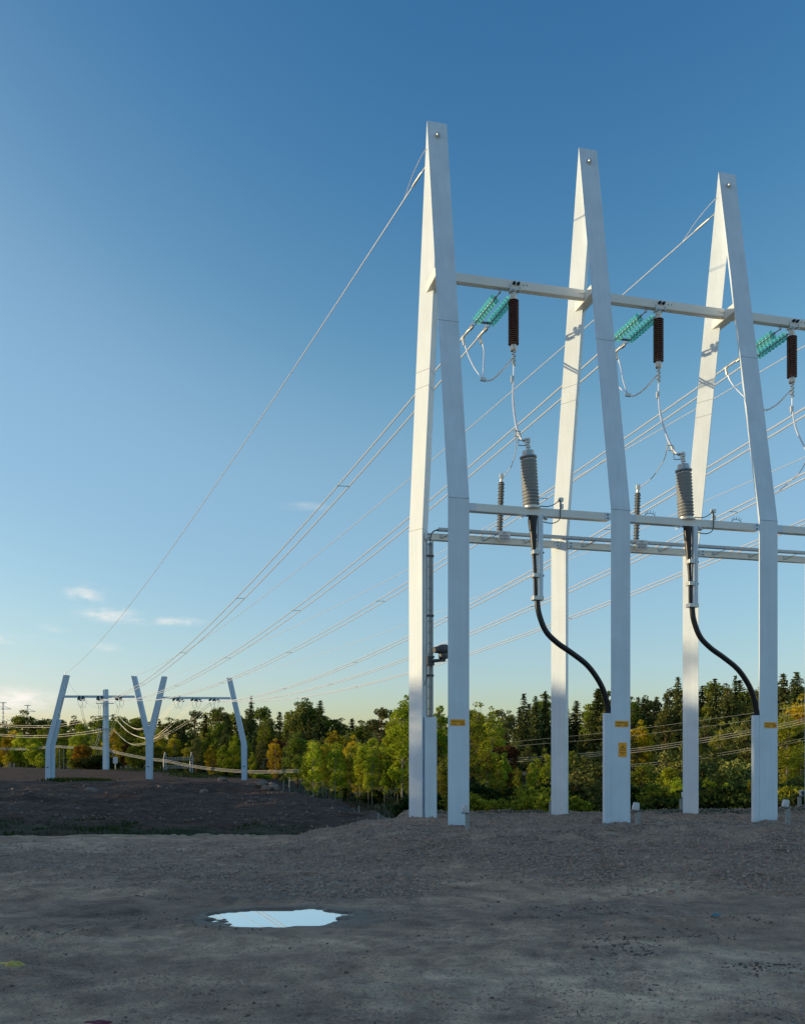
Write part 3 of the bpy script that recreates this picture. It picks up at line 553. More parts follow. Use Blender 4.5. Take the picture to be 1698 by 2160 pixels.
def wire_at_px(P, px):
    q = [(abs(CX + F * p[0] / p[1] - px), i) for i, p in enumerate(P[:30])]; i = max(0, min(q)[1]); best = None
    for a, b in zip(P[:12], P[1:13]):
        for t_ in np.linspace(0, 1, 20):
            c = a + (b - a) * t_; d_ = abs(CX + F * c[0] / c[1] - px)
            if best is None or d_ < best[0]: best = (d_, c)
    return best[1]
for k in range(3):
    sh = lambda s, q, z: W(k * S + s, q, z)
    # hanging post insulator
    t_ = thing('hanging_insulator', 'dark brown ribbed insulator hanging in ' + BAY[k], 'insulator', sh(2.31, D / 2, 15.3), 'brown hanging insulators under the upper beams')
    mb = MB(); mb.row(k * S + 2.19, k * S + 2.45, D / 2 - .13, D / 2 + .13, 15.332, 15.368); mb.row(k * S + 2.15, k * S + 2.19, D / 2 - .14, D / 2 - .102, 15.27, 15.46); mb.row(k * S + 2.45, k * S + 2.47, D / 2 - .14, D / 2 - .102, 15.27, 15.44); mb.lathe(sh(2.31, D / 2, 15.331), -ZV, [(0, 0), (0, .12), (.03, .12), (.03, .095), (.15, .095), (.18, .085), (.24, .08), (.24, 0)], 16); build('top_fitting', mb, M['clamp'], t_, smooth=True)
    mb = MB(); mb.lathe(sh(2.31, D / 2, 15.09), -ZV, shedprof(1.30, 22, .105, .155), 24); build('sheds', mb, M['brown'], t_, smooth=True)
    mb = MB(); mb.lathe(sh(2.31, D / 2, 13.79), -ZV, [(0, 0), (0, .085), (.05, .085), (.06, .10), (.15, .10), (.18, .08), (.19, .03), (.19, 0)], 16); build('bottom_cap', mb, M['clamp'], t_, smooth=True)
    mb = MB()
    for j, z_ in enumerate(np.linspace(13.59, 13.22, 7)): mb.boxa(sh(2.31 + .015 * (-1) ** j, D / 2 - .02, z_), DV * .04, NV * .035, ZV * .022)
    mb.tube([sh(2.31, D / 2, 13.62), sh(2.31, D / 2, 13.15)], .026, 8); build('line_clamp', mb, M['clamp'], t_)
    # jumper from the two dead ends down to the post insulator
    t_ = thing('jumper_cable', 'looping jumper from glass strings to brown insulator in ' + BAY[k], 'cable', sh(1.6, D / 2, 12.8), 'jumper loops under the upper beams')
    e1 = WIRES[k][0][0] + (WIRES[k][0][1] - WIRES[k][0][0]) * .24; e2 = WIRES[k][1][0] + (WIRES[k][1][1] - WIRES[k][1][0]) * .12; nd = W(k * S + 1.54, 2.5, 12.90); hb = sh(2.29, D / 2, 13.42)
    for e in (e1, e2):
        mb = MB(); ax = WIRES[k][0][1] - WIRES[k][0][0]; ax = ax / np.linalg.norm(ax); mb.lathe(e - ax * .09, ax, [(0, 0), (0, .045), (.18, .045), (.18, 0)], 8); mb.lathe(e, V3(.15, 0, -1), [(0, 0), (0, .05), (.1, .045), (.26, .04), (.26, 0)], 8); build('tee_clamp', mb, M['clamp'], t_, smooth=True)
        dn = e + V3(.12, -.1, -.5); mb = MB(); mb.tube(smoothpath([e, dn, dn * .5 + nd * .5 + V3(0, 0, -.12) + (e - nd) * .06, nd]), .022, 8); build('jumper', mb, M['alu'], t_, smooth=True)
    mb = MB(); mb.tube(smoothpath([nd, nd + DV * .22 + V3(0, 0, .0), nd * .42 + hb * .58 + V3(0, 0, -.16), hb]), .026, 8); build('jumper', mb, M['alu'], t_, smooth=True)
    mb = MB(); mb.boxa(nd, DV * .09, NV * .035, ZV * .045); build('joint_clamp', mb, M['clamp'], t_)
    # dropper to the cable termination
    top = W(k * S + 1.99, .12, 10.32)
    PX = lambda px, py, q: RP(px, py, q) + DV * k * S
    t_ = thing('dropper_cable', 'bare dropper between brown insulator and grey termination in ' + BAY[k], 'cable', sh(2.2, 1.5, 12), 'droppers to the cable terminations')
    P = smoothpath([PX(1084, 765, 2.04), PX(1083, 800, 1.98), PX(1082, 845, 1.6), PX(1087, 890, .9), PX(1093, 912, .55), PX(1099, 925, .3), PX(1107, 931, .2), PX(1115, 929, .13), PX(1119, 926, .12)])
    mb = MB(); mb.tube(P, .024, 8); mb.tube([p + DV * .035 * min(1, i / 8) for i, p in enumerate(P[8:34])], .016, 6); build('bare_cable', mb, M['alu'], t_, smooth=True)
    mb = MB(); c = PX(1081, 800, 1.98); mb.boxa(c, DV * .045, NV * .03, ZV * .10); mb.lathe(PX(1094, 912, .5), V3(.3, 0, -1), [(0, 0), (0, .05), (.12, .055), (.2, .03), (.2, 0)], 8); mb.lathe(PX(1104, 928, .22), V3(1, 0, -.3), [(0, 0), (0, .05), (.12, .04), (.12, 0)], 8); build('joint_clamp', mb, M['clamp'], t_, smooth=True)
    for cx_, cy_, q_, a_ in ((1091, 915, .5, .25), (1101, 934, .2, -.1)):
        c = PX(cx_, cy_, q_); u_ = (DV * math.cos(a_) + NV * math.sin(a_)) * .10; v_ = ZV * .075; mb = MB(); mb.tube([c - u_ + v_, c - u_ - v_, c + u_ - v_ * .9, c + u_ + v_, c - u_ + v_], .014, 6); build('stirrup', mb, M['galv'], t_)
    # cable termination
    tb = W(k * S + 2.09, .14, 8.50); tax = V3(W(k * S + 1.985, .12, 10.1) - tb); tax /= np.linalg.norm(tax)
    t_ = thing('cable_termination', 'thick grey ribbed cable termination standing in ' + BAY[k], 'cable termination', tb, 'grey cable terminations on the front beams')
    mb = MB(); mb.lathe(tb, tax, [(0, 0), (0, .25), (.035, .25), (.035, .19), (.09, .19), (.09, 0)], 20); build('base_flange', mb, M['clamp'], t_, smooth=True)
    prof = [(0, 0), (0, .20)]
    for i in range(14): t0 = .087 * i; prof += [(t0 + .008, .195), (t0 + .045, .222 + .006 * (1 - i / 14)), (t0 + .062, .222 + .006 * (1 - i / 14)), (t0 + .078, .195)]
    prof += [(1.225, .19), (1.225, 0)]
    mb = MB(); mb.lathe(tb + tax * .085, tax, prof, 28); build('bushing_sheds', mb, M['grey'], t_, smooth=True)
    mb = MB(); mb.lathe(tb + tax * 1.30, tax, [(0, 0), (0, .165), (.05, .165), (.05, .18), (.06, .228), (.08, .238), (.11, .228), (.12, .18), (.12, .16), (.20, .16), (.255, .155), (.265, .10), (.265, 0)], 28); build('corona_cap', mb, M['galv'], t_, smooth=True)
    mb = MB(); tt = tb + tax * 1.56; mb.lathe(tt, tax, [(0, 0), (0, .05), (.05, .05), (.06, .03), (.16, .03), (.16, 0)], 10)
    for j in range(4): mb.boxa(tt + tax * (.10 + .07 * j) + DV * .012 * (-1) ** j, DV * .055, NV * .045, ZV * .022)
    mb.tube([tt + tax * .1 + DV * .03, tt + tax * .36 + DV * .035], .025, 8); mb.tube([tt + tax * .1 - DV * .03, tt + tax * .34 - DV * .03], .022, 8); build('terminal_clamp', mb, M['clamp'], t_)
    mb = MB(); mb.boxa(W(k * S + 1.83, .05, 8.27), DV * .07 + ZV * .04, NV * .1, ZV * .012); mb.boxa(W(k * S + 2.42, .05, 8.27), DV * .07 - ZV * .05, NV * .1, ZV * .012); build('base_bracket', mb, M['white'], t_)
    # underground cable
    t_ = thing('power_cable', 'thick black power cable curving down from ' + BAY[k], 'cable', sh(2.2, .1, 6), 'black power cables curving into the leg casings')
    mb = MB(); P = [sh(2.11, .10, 8.29), sh(2.115, .10, 8.0), sh(2.14, .08, 7.4), sh(2.165, .07, 6.9), sh(2.175, .06, 6.1)] + smoothpath([PX(1133, 1266, .05), PX(1137, 1295, .04), PX(1151, 1331, .02), PX(1175, 1356, 0), PX(1205, 1377, 0), PX(1238, 1403, .02), PX(1262, 1435, .06), PX(1276, 1466, .1), PX(1283, 1500, .14), PX(1284, 1530, .16)], 6)
    mb.tube(P, [.12, .105, .065, .05, .05] + [.076] * (len(P) - 5), 12); build('sheath', mb, M['black'], t_, smooth=True)
    mb = MB(); mb.tube(smoothpath([sh(1.98, .05, 8.3), sh(1.96, .02, 8.1), sh(2.0, .02, 7.92), sh(2.07, .05, 7.88)]), .012, 6); mb.tube(smoothpath([sh(2.02, .05, 8.3), sh(2.01, .02, 8.1), sh(2.04, .02, 7.9)]), .012, 6); build('earth_wire', mb, M['black'], t_, smooth=True)
    # support post with clamps
    t_ = thing('cable_support_post', 'white vertical post clamping the black cable in ' + BAY[k], 'post', sh(2.27, .05, 6.1), 'cable support posts under the front beams')
    mb = MB(); mb.row(k * S + 2.235, k * S + 2.285, -.03, .09, 6.09, 8.305); mb.row(k * S + 2.285, k * S + 2.355, -.045, -.03, 6.09, 8.305); mb.row(k * S + 2.285, k * S + 2.355, .07, .09, 6.09, 8.305); build('channel', mb, M['white'], t_)
    for z_, s1_ in ((7.32, 2.235), (6.70, 2.235), (6.09, 2.37)):
        mb = MB(); mb.row(k * S + 2.07, k * S + s1_, -.07, .13, z_ - .06, z_ + .05); cl = build('cable_clamp', mb, M['clamp'], t_, bevel=.008)
        if s1_ < 2.3: mb = MB(); mb.lathe(sh(2.37, .02, z_), DV, [(0, 0), (0, .03), (.03, .03), (.03, 0)], 8); build('bolt', mb, M['bolt'], cl)
    # surge arrester on the rear beam
    ab = sh(2.545, 3.87, 8.642); t_ = thing('surge_arrester', 'slim grey finned surge arrester in ' + BAY[k], 'surge arrester', ab, 'slim surge arresters on the rear beam')
    tl_ = sh(2.61, 3.85, 10.62) - ab; tl_ /= np.linalg.norm(tl_)
    mb = MB(); mb.lathe(ab, tl_, [(0, 0), (0, .075), (.03, .075), (.03, .05), (.12, .05), (.12, 0)], 12); build('foot', mb, M['post'], t_, smooth=True)
    mb = MB(); mb.lathe(ab + tl_ * .12, tl_, shedprof(1.62, 30, .045, .105, .088), 16); build('sheds', mb, M['grey'], t_, smooth=True)
    mb = MB(); mb.lathe(ab + tl_ * 1.74, tl_, [(0, 0), (0, .05), (.08, .05), (.08, .03), (.12, .03), (.12, 0)], 10); mb.boxa(ab + tl_ * 1.92, DV * .06, NV * .04, ZV * .07); build('top_terminal', mb, M['clamp'], t_)
    at2 = ab + tl_ * 1.92
    mb = MB(); mb.tube(smoothpath([PX(1088, 900, .75), PX(1089, 935, 1.3), PX(1086, 960, 2.1), PX(1078, 984, 2.9), PX(1068, 998, 3.5), at2 + DV * .05]), .014, 6)
    single('arrester_lead', mb, M['alu'], 'thin lead curving to the surge arrester in ' + BAY[k], 'cable', sh(2.6, 2, 11), 'thin leads to the surge arresters', smooth=True)
    # earthing terminal on the front beam
    t_ = thing('earthing_terminal', 'small metal earthing post with black leads in ' + BAY[k], 'terminal', sh(2.93, .1, 8.52), 'earthing posts on the front beams')
    mb = MB(); mb.row(k * S + 2.90, k * S + 2.95, .08, .13, 8.523, 8.80); mb.boxa(sh(2.925, .10, 8.80), DV * .06, NV * .05, ZV * .05); mb.boxa(sh(2.96, .10, 8.62), DV * .03, NV * .04, ZV * .06); build('stand', mb, M['clamp'], t_)
    mb = MB(); mb.tube(smoothpath([sh(2.27, .0, 8.56), sh(2.5, -.02, 8.56), sh(2.7, .0, 8.64), sh(2.88, .05, 8.79)]), .013, 6); mb.tube([sh(2.88, .05, 8.8), sh(2.865, -.01, 8.5), sh(2.86, -.01, 8.3)], .013, 6); mb.tube(smoothpath([sh(2.86, -.01, 8.3), sh(2.80, -.01, 8.19), sh(2.62, .0, 8.12), sh(2.38, .03, 8.15)]), .013, 6); build('lead', mb, M['black'], t_, smooth=True)
    if k < 2:
        c = sh(2.60, 3.755, 8.60); t_ = thing('identification_plate', ['white plate lettered AE23X1 on the rear beam at the first surge arrester', 'white plate lettered AE23X2 on the rear beam at the second surge arrester'][k], 'sign', c, 'lettered plates on the rear beam')
        mb = MB(); mb.row(k * S + 2.41, k * S + 2.80, 3.59, 3.605, 8.50, 8.79); pl = build('plate', mb, M['plate'], t_)
        for j, tx in enumerate(('VX', 'AE23X%d' % (k + 1), 'AE23F9%d' % (k + 1))): textmesh(tx, .085, W(k * S + 2.605, 3.587, 8.71 - .092 * j), DV, ZV, pl)
# wire spikes against birds on the front beam
for px, py_ in ((1371, 1084), (1553, 1098)):
    c = RP(px, py_, .1); c[2] = 8.523; t_ = thing('bird_spikes', 'small arched wire spikes on the front beam ' + ('left' if px < 1400 else 'right') + ' of the second cable termination', 'spikes', c, 'wire spikes on the front beam')
    mb = MB(); arc = [c + DV * .16 * math.cos(a) + ZV * (.09 * math.sin(a)) for a in np.linspace(0, math.pi, 9)]; mb.tube(arc, .008, 5)
    for a in np.linspace(.5, 2.64, 5): p_ = c + DV * .16 * math.cos(a) + ZV * (.09 * math.sin(a)); mb.bar(p_, p_ + ZV * .08 + DV * .02, .007, 5)
    build('wire', mb, M['bolt'], t_)
# earth wires from the peaks
EW = [(0, (135, 1423, 143), 2.0, 'thin earth wire from the leftmost pylon peak to the left far portal leg'), (2, (283, 1427, 145), 2.0, 'thin earth wire from the right pylon peak to the forked portal leg'),
      (4, (345, 1427, 145), 1.9, 'thin earth wire ending at the right fork of the far portal'), (6, (483, 1430, 147), 1.9, 'thin earth wire ending at the right far portal leg')]
for k, fe, sg, lab in EW:
    a = W(k * S - .26, D / 2 + .22, 18.72); B = at(*fe); t_ = thing('earth_wire', lab, 'wire', a, 'earth wires from the pylon peaks'); P = sagline(a, B, sg, 90)
    dr = P[1] - P[0]; dr /= np.linalg.norm(dr)
    mb = MB(); mb.tube(P, [.018 + .006 * i / 89 for i in range(90)], 6); build('wire', mb, M['alu'], t_, smooth=True)
    mb = MB(); mb.tube([a + dr * .25, a + dr * .4, a + dr * .85, a + dr * .95], [.02, .035, .035, .02], 8); mb.bar(a, a + dr * .4, .02, 6); build('dead_end_clamp', mb, M['clamp'], t_, smooth=True)
    b2 = W(k * S - .22, D / 2 + .1, 19.1); mb = MB(); mb.tube(smoothpath([b2, b2 + V3(-.12, .06, .0), a + dr * .7 + V3(-.08, 0, .22), a + dr * 1.5]), .011, 6); build('bond_lead', mb, M['alu'], t_, smooth=True)
# surveillance camera on the rear leg
c = RP(905, 1394, 3.5); s0 = (c - O) @ DV; z0 = c[2]
t_ = thing('surveillance_camera', 'dark grey surveillance camera on an arm fixed to the leftmost rear leg', 'camera', c)
mb = MB(); mb.row(s0 - .06, s0 + .04, 3.45, 3.62, z0 - .13, z0 + .14); mb.row(s0 + .0, s0 + .16, 3.46, 3.60, z0 + .08, z0 + .15); mb.row(s0 + .0, s0 + .16, 3.46, 3.60, z0 - .14, z0 - .06); build('wall_bracket', mb, M['dkgrey'], t_, bevel=.008)
mb = MB(); mb.tube([W(s0 + .02, 3.53, z0 - .01), W(s0 + .46, 3.53, z0 + .03)], [.06, .045], 10); mb.tube([W(s0 + .44, 3.53, z0 + .0), W(s0 + .46, 3.53, z0 + .08)], .075, 12); build('arm', mb, M['dkgrey'], t_, smooth=True)
mb = MB(); mb.lathe(W(s0 + .46, 3.53, z0 + .08), ZV, [(0, 0), (0, .14), (.05, .155), (.13, .15), (.17, .11), (.17, 0)], 18); build('base', mb, M['dkgrey'], t_, smooth=True)
mb = MB(); mb.lathe(W(s0 + .56, 3.58, z0 + .37), W(0, 0, 0) - W(.95, .3, .12), [(-.1, 0), (-.08, .10), (0, .15), (.2, .15), (.28, .12), (.30, .10), (.42, .10), (.44, .08), (.44, 0)], 18); hd = build('head', mb, M['dkgrey'], t_, smooth=True)
mb = MB(); mb.tube(smoothpath([W(s0 + .05, 3.5, z0 - .14), W(s0 + .02, 3.5, z0 - .4), W(s0 - .1, 3.52, z0 - .6), W(s0 - .12, 3.58, z0 - .75)]), .01, 6); build('cable', mb, M['black'], t_, smooth=True)
# ground floodlights
FL = [(986, 1750, 1, 'in front of the leftmost front leg', .12), (1345.5, 1746, 1, 'right of the middle front leg', .1), (1661, 1739, 1, 'right of the right front leg', .1), (1437.5, 1713, 0, 'left of the right rear leg', .11), (1686.5, 1709, 0, 'at the right edge behind the right front leg', .11), (1162, 1720, 0, 'left of the middle rear leg', .11)]
for px, py_, fr_, where, _ in FL:
    Yd = HC * F / (py_ - YH); x_ = (px - CX) / F * Yd; zg = gz(x_, Yd) - .05; ht = HC - ((py_ - (33 if fr_ else 27)) - YH) / F * Yd
    t_ = thing('floodlight', 'low grey floodlight on a square post ' + where, 'floodlight', (x_, Yd, zg), 'floodlights at the pylon feet')
    mb = MB(); mb.box(x_ - .055, x_ + .055, Yd - .055, Yd + .055, zg - .1, ht); build('post', mb, M['post'], t_, bevel=.006)
    sg = 1 if fr_ else -1; ox = -.05 if fr_ else .09
    mb = MB(); mb.box(x_ + ox - .10, x_ + ox + .08, Yd - .08, Yd + .08, ht + .002, ht + .022); build('bracket', mb, M['dkgrey'], t_)
    ti = R_(-8 if fr_ else 14); u_ = V3(math.cos(ti), 0, math.sin(ti)); v_ = V3(-math.sin(ti), 0, math.cos(ti)); c = V3(x_ + ox, Yd, ht + .14)
    mb = MB(); mb.loft([[c + u_ * a * w_ + v_ * h_ + V3(0, b * dd, 0) for a, b in ((-1, -1), (1, -1), (1, 1), (-1, 1))] for w_, h_, dd in ((.085, -.10, .07), (.08, .0, .08), (.065, .10, .075))]); hd = build('lamp_head', mb, M['plate'], t_, bevel=.02)
    mb = MB(); mb.boxa(c + V3(0, .079, 0) * sg, u_ * .06, v_ * .075, V3(0, .004, 0)); build('lens', mb, M['dkgrey'], hd)

# ------------------------------------------------------------------ far portal
def polyprism(pts, Y0, dep):                                # an outline at distance Y0, given real depth
    a = [at(px, py_, Y0) for px, py_ in pts]; mb = MB(); mb.loft([a, [p + V3(0, dep, 0) for p in a]]); return mb
PG = 'pale steel legs of the far portal on the bank'
t_ = thing('portal_pylon', 'left leg of the far portal, bent inward with a narrow casing beside it', 'pylon', at(104, 1648, 143), PG)
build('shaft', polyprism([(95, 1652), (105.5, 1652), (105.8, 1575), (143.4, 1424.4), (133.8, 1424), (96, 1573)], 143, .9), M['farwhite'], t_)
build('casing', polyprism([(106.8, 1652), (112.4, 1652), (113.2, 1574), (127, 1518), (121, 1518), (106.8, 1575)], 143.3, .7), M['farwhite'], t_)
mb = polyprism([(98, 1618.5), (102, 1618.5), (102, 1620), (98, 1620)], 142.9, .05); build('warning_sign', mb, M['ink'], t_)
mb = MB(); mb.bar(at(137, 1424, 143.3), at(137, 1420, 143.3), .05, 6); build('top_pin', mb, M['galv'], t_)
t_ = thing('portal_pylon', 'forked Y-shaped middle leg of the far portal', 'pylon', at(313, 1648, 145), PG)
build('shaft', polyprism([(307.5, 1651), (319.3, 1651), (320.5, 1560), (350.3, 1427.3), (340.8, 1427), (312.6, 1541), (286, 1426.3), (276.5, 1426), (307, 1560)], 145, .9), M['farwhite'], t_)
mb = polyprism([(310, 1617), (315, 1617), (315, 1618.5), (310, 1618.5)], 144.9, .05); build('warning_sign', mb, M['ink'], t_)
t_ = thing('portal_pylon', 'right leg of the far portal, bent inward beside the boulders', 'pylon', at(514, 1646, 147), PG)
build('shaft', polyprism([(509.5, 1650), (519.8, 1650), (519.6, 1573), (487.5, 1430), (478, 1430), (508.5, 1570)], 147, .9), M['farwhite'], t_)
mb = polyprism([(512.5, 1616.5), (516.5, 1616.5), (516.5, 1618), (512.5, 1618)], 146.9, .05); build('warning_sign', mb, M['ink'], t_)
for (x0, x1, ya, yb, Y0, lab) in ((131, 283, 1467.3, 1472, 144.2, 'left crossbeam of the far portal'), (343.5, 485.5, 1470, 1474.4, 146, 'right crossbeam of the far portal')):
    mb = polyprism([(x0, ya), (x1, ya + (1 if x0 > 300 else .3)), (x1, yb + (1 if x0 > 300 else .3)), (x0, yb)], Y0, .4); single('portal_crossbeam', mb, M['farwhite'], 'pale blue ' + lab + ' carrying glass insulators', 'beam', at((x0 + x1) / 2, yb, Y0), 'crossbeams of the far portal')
PHN = ['leftmost', 'second', 'third', 'fourth', 'fifth', 'rightmost']
for k in range(6):
    B = at(*FARPH[k]); inw = WIRES[k][0][-2] - WIRES[k][0][-1]; inw /= np.linalg.norm(inw)
    t_ = thing('portal_insulator', PHN[k] + ' of the six insulator sets hanging from the far portal crossbeams', 'insulator', B + V3(0, 0, .3), 'insulator sets on the far portal')
    for j, off in enumerate((-.19, .19)):
        for sgn in (1, -1):
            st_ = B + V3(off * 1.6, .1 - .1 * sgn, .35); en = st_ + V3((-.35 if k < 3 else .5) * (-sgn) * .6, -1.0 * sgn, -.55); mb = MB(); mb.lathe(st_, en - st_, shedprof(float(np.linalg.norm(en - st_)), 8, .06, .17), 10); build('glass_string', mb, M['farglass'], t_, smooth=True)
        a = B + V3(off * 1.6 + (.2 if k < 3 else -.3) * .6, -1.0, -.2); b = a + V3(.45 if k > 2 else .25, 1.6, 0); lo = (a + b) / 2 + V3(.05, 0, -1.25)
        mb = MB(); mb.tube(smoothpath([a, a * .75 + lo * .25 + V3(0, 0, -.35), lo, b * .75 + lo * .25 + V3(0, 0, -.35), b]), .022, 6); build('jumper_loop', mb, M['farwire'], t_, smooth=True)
# monopole behind the portal
t_ = thing('steel_monopole', 'pale square steel pole with three crossarms behind the far portal', 'pylon', at(222, 1621, 166))
mb = polyprism([(216.4, 1624), (222.4, 1624), (221, 1455.3), (217, 1455.3)], 166, .7); build('shaft', mb, M['farwhite'], t_)
mb = polyprism([(222.4, 1624), (227.8, 1624), (226, 1454.2), (221, 1454.2)], 165.8, .8); build('shaft', mb, M['farwhite'], t_)
for ya in (1483.5, 1510.3, 1537):
    mb = polyprism([(202, ya), (239.5, ya - .3), (239.5, ya + 1.3), (202, ya + 1.3)], 165.3, .3); build('crossarm', mb, M['galv'], t_)
def pxline(pts, r, name, label, cat='wire', group=None, offs=((0, 0),), m='farwire', n=8):
    P3 = [at(*p) for p in pts]; base = P3[0]
    if len(offs) == 1:
        mb = MB(); mb.tube(smoothpath(P3, n), r, 5); return single(name, mb, M[m], label, cat, base, group, smooth=True)
    t_ = thing(name, label, cat, base, group)
    for dx, dz in offs:
        mb = MB(); PP = smoothpath([p + V3(dx, 0, dz) for p in P3], n); mb.tube(PP, [r * p[1] if r < .001 else r for p in PP], 5); build('conductor', mb, M[m], t_, smooth=True)
    return t_
TW = ((0, 0), (.3, -.18)); SG = 'slack spans between the far portal and the steel pole'
pxline([(371, 1478, 147), (345, 1507, 149), (318, 1529, 151), (298, 1537, 153), (281, 1536, 155), (262, 1524, 158), (251, 1512, 161)], .03, 'slack_span', 'upper sagging cable pair from the far portal to the steel pole', 'power line', SG, TW)
pxline([(408, 1480, 147), (380, 1509, 149), (348, 1538, 151), (322, 1556, 153), (302, 1556.5, 155), (270, 1544, 160), (240, 1514, 165)], .03, 'slack_span', 'middle sagging cable pair from the far portal to the steel pole', 'power line', SG, TW)
pxline([(446, 1482, 147), (432, 1491, 147.5), (395, 1521, 149), (350, 1548, 152), (318, 1563, 155), (290, 1570, 158), (268, 1566, 161), (240, 1541, 165)], .03, 'slack_span', 'lowest sagging cable pair from the far portal to the steel pole', 'power line', SG, TW)
DG = 'droppers from the left portal beam to the steel pole'
pxline([(169, 1487, 145), (174, 1512, 150), (184, 1545, 155), (196, 1571, 158), (203, 1565, 160), (208, 1545, 164), (209, 1538, 165)], .022, 'portal_dropper', 'leftmost dropper pair from the far portal looping to the steel pole', 'power line', DG, TW)
pxline([(208, 1487, 145), (207.5, 1520, 152), (208, 1548, 158), (213, 1556, 161), (221, 1560, 162), (228, 1553, 163), (234, 1540, 164)], .022, 'portal_dropper', 'middle dropper pair hanging beside the steel pole', 'power line', DG, TW)
pxline([(249, 1487, 145), (243, 1512, 153), (236, 1535, 160), (231, 1549, 163), (224, 1559, 165)], .022, 'portal_dropper', 'right dropper pair slanting down to the steel pole', 'power line', DG, TW)
LG = 'sunlit lines running left from the steel pole'
pxline([(216, 1512.5, 165), (170, 1521, 175), (113, 1530, 190), (50, 1531, 205), (0, 1527, 220), (-160, 1508, 260)], .03, 'line_span', 'upper sunlit cable pair running left from the steel pole', 'power line', LG, ((0, 0), (.2, -.4)))
pxline([(213, 1539, 165), (170, 1545.5, 175), (113, 1551, 190), (50, 1552, 205), (0, 1549, 220), (-160, 1535, 260)], .03, 'line_span', 'lower sunlit cable pair running left from the steel pole', 'power line', LG, ((0, 0), (.2, -.4)))
pxline([(125, 1507, 190), (70, 1510, 205), (30, 1510, 220), (-160, 1490, 260)], .03, 'line_span', 'faint cable running left above the autumn trees', 'power line', LG)
pxline([(144, 1437, 144), (158, 1459, 150), (186, 1485, 165), (214, 1497, 175)], .014, 'stay_wire', 'thin wire slanting from the left far portal leg behind its crossbeam', 'wire')
RG = 'sagging sunlit lines crossing the forest'
pxline([(-90, 1582, 230), (0, 1580.5, 222), (60, 1580.5, 216), (113, 1575.5, 210), (150, 1577.5, 206), (205, 1578.5, 200), (250, 1589, 192), (310, 1601, 184), (350, 1606, 178), (400, 1616, 172), (450, 1623, 165), (520, 1628.5, 156), (600, 1628, 147), (700, 1622.5, 136), (860, 1615, 122), (1030, 1607, 110), (1180, 1598, 101), (1330, 1584.5, 93), (1440, 1569.5, 88), (1590, 1543.5, 81), (1698, 1521, 77), (1900, 1472, 70)], .00019, 'low_span', 'bright bundle of low cables sagging across the forest edge', 'power line', RG, ((0, 0), (0, -.2), (.1, .22)), n=5)
pxline([(352, 1588, 230), (430, 1598, 210), (500, 1603, 195), (650, 1597, 168), (860, 1585, 142), (1073, 1566, 122), (1275, 1546, 108), (1442, 1525, 98), (1698, 1488, 86), (1900, 1452, 78)], .010, 'low_wire', 'upper thin wire crossing the forest from the left lattice column', 'wire', RG)
pxline([(408, 1588, 230), (500, 1601, 205), (650, 1604.5, 175), (860, 1592, 146), (1085, 1574, 122), (1273, 1559, 109), (1442, 1539, 99), (1698, 1504, 87), (1900, 1470, 79)], .010, 'low_wire', 'lower thin wire crossing the forest from the right lattice column', 'wire', RG)
pxline([(400, 1628, 225), (550, 1645, 195), (650, 1643, 170), (860, 1638, 140), (1010, 1632.5, 122), (1165, 1627, 112), (1332, 1613, 102), (1442, 1602, 96), (1590, 1577, 88), (1698, 1557, 82), (1900, 1512, 74)], .00012, 'low_span', 'lowest faint cable pair crossing the forest edge', 'power line', RG, ((0, 0), (0, -.22)), n=5)
# lattice gantry beyond the bank
def lattice_column(mb, px0, ytop, ybot, Y0, hw, dep, n=8):
    for sx in (-1, 1):
        for sy in (0, 1): mb.bar(at(px0 + sx * hw, ybot, Y0 + sy * dep), at(px0 + sx * hw, ytop + 14, Y0 + sy * dep), .07, 4); mb.bar(at(px0 + sx * hw, ytop + 14, Y0 + sy * dep), at(px0, ytop, Y0 + dep / 2), .06, 4)
    ys = np.linspace(ytop + 14, ybot, n + 1)
    for a, b in zip(ys[:-1], ys[1:]):
        for sy in (0, 1): mb.bar(at(px0 - hw, a, Y0 + sy * dep), at(px0 + hw, b, Y0 + sy * dep), .045, 4); mb.bar(at(px0 + hw, a, Y0 + sy * dep), at(px0 - hw, b, Y0 + sy * dep), .045, 4)
t_ = thing('lattice_gantry', 'low grey lattice gantry beyond the bank, two columns joined by trusses', 'gantry', at(376, 1636, 184))
M['lattice'] = mat('lattice_steel', (.5, .5, .48), .5, .3)
for px0, yb in ((348, 1630), (404, 1640)):
    mb = MB(); lattice_column(mb, px0, 1587, yb, 184, 3, .8); build('lattice_column', mb, M['lattice'], t_)
for ya in (1599, 1616):
    mb = MB()
    for y_ in (ya, ya + 5): mb.bar(at(351, y_, 184), at(401, y_, 184), .05, 4); mb.bar(at(351, y_, 184.8), at(401, y_, 184.8), .05, 4)
    for i in range(7): xa = 352 + i * 7; mb.bar(at(xa, ya + 5, 184), at(xa + 5, ya, 184), .05, 4); mb.bar(at(xa + 5, ya, 184), at(xa + 5, ya + 5, 184), .03, 4)
    build('truss', mb, M['lattice'], t_)
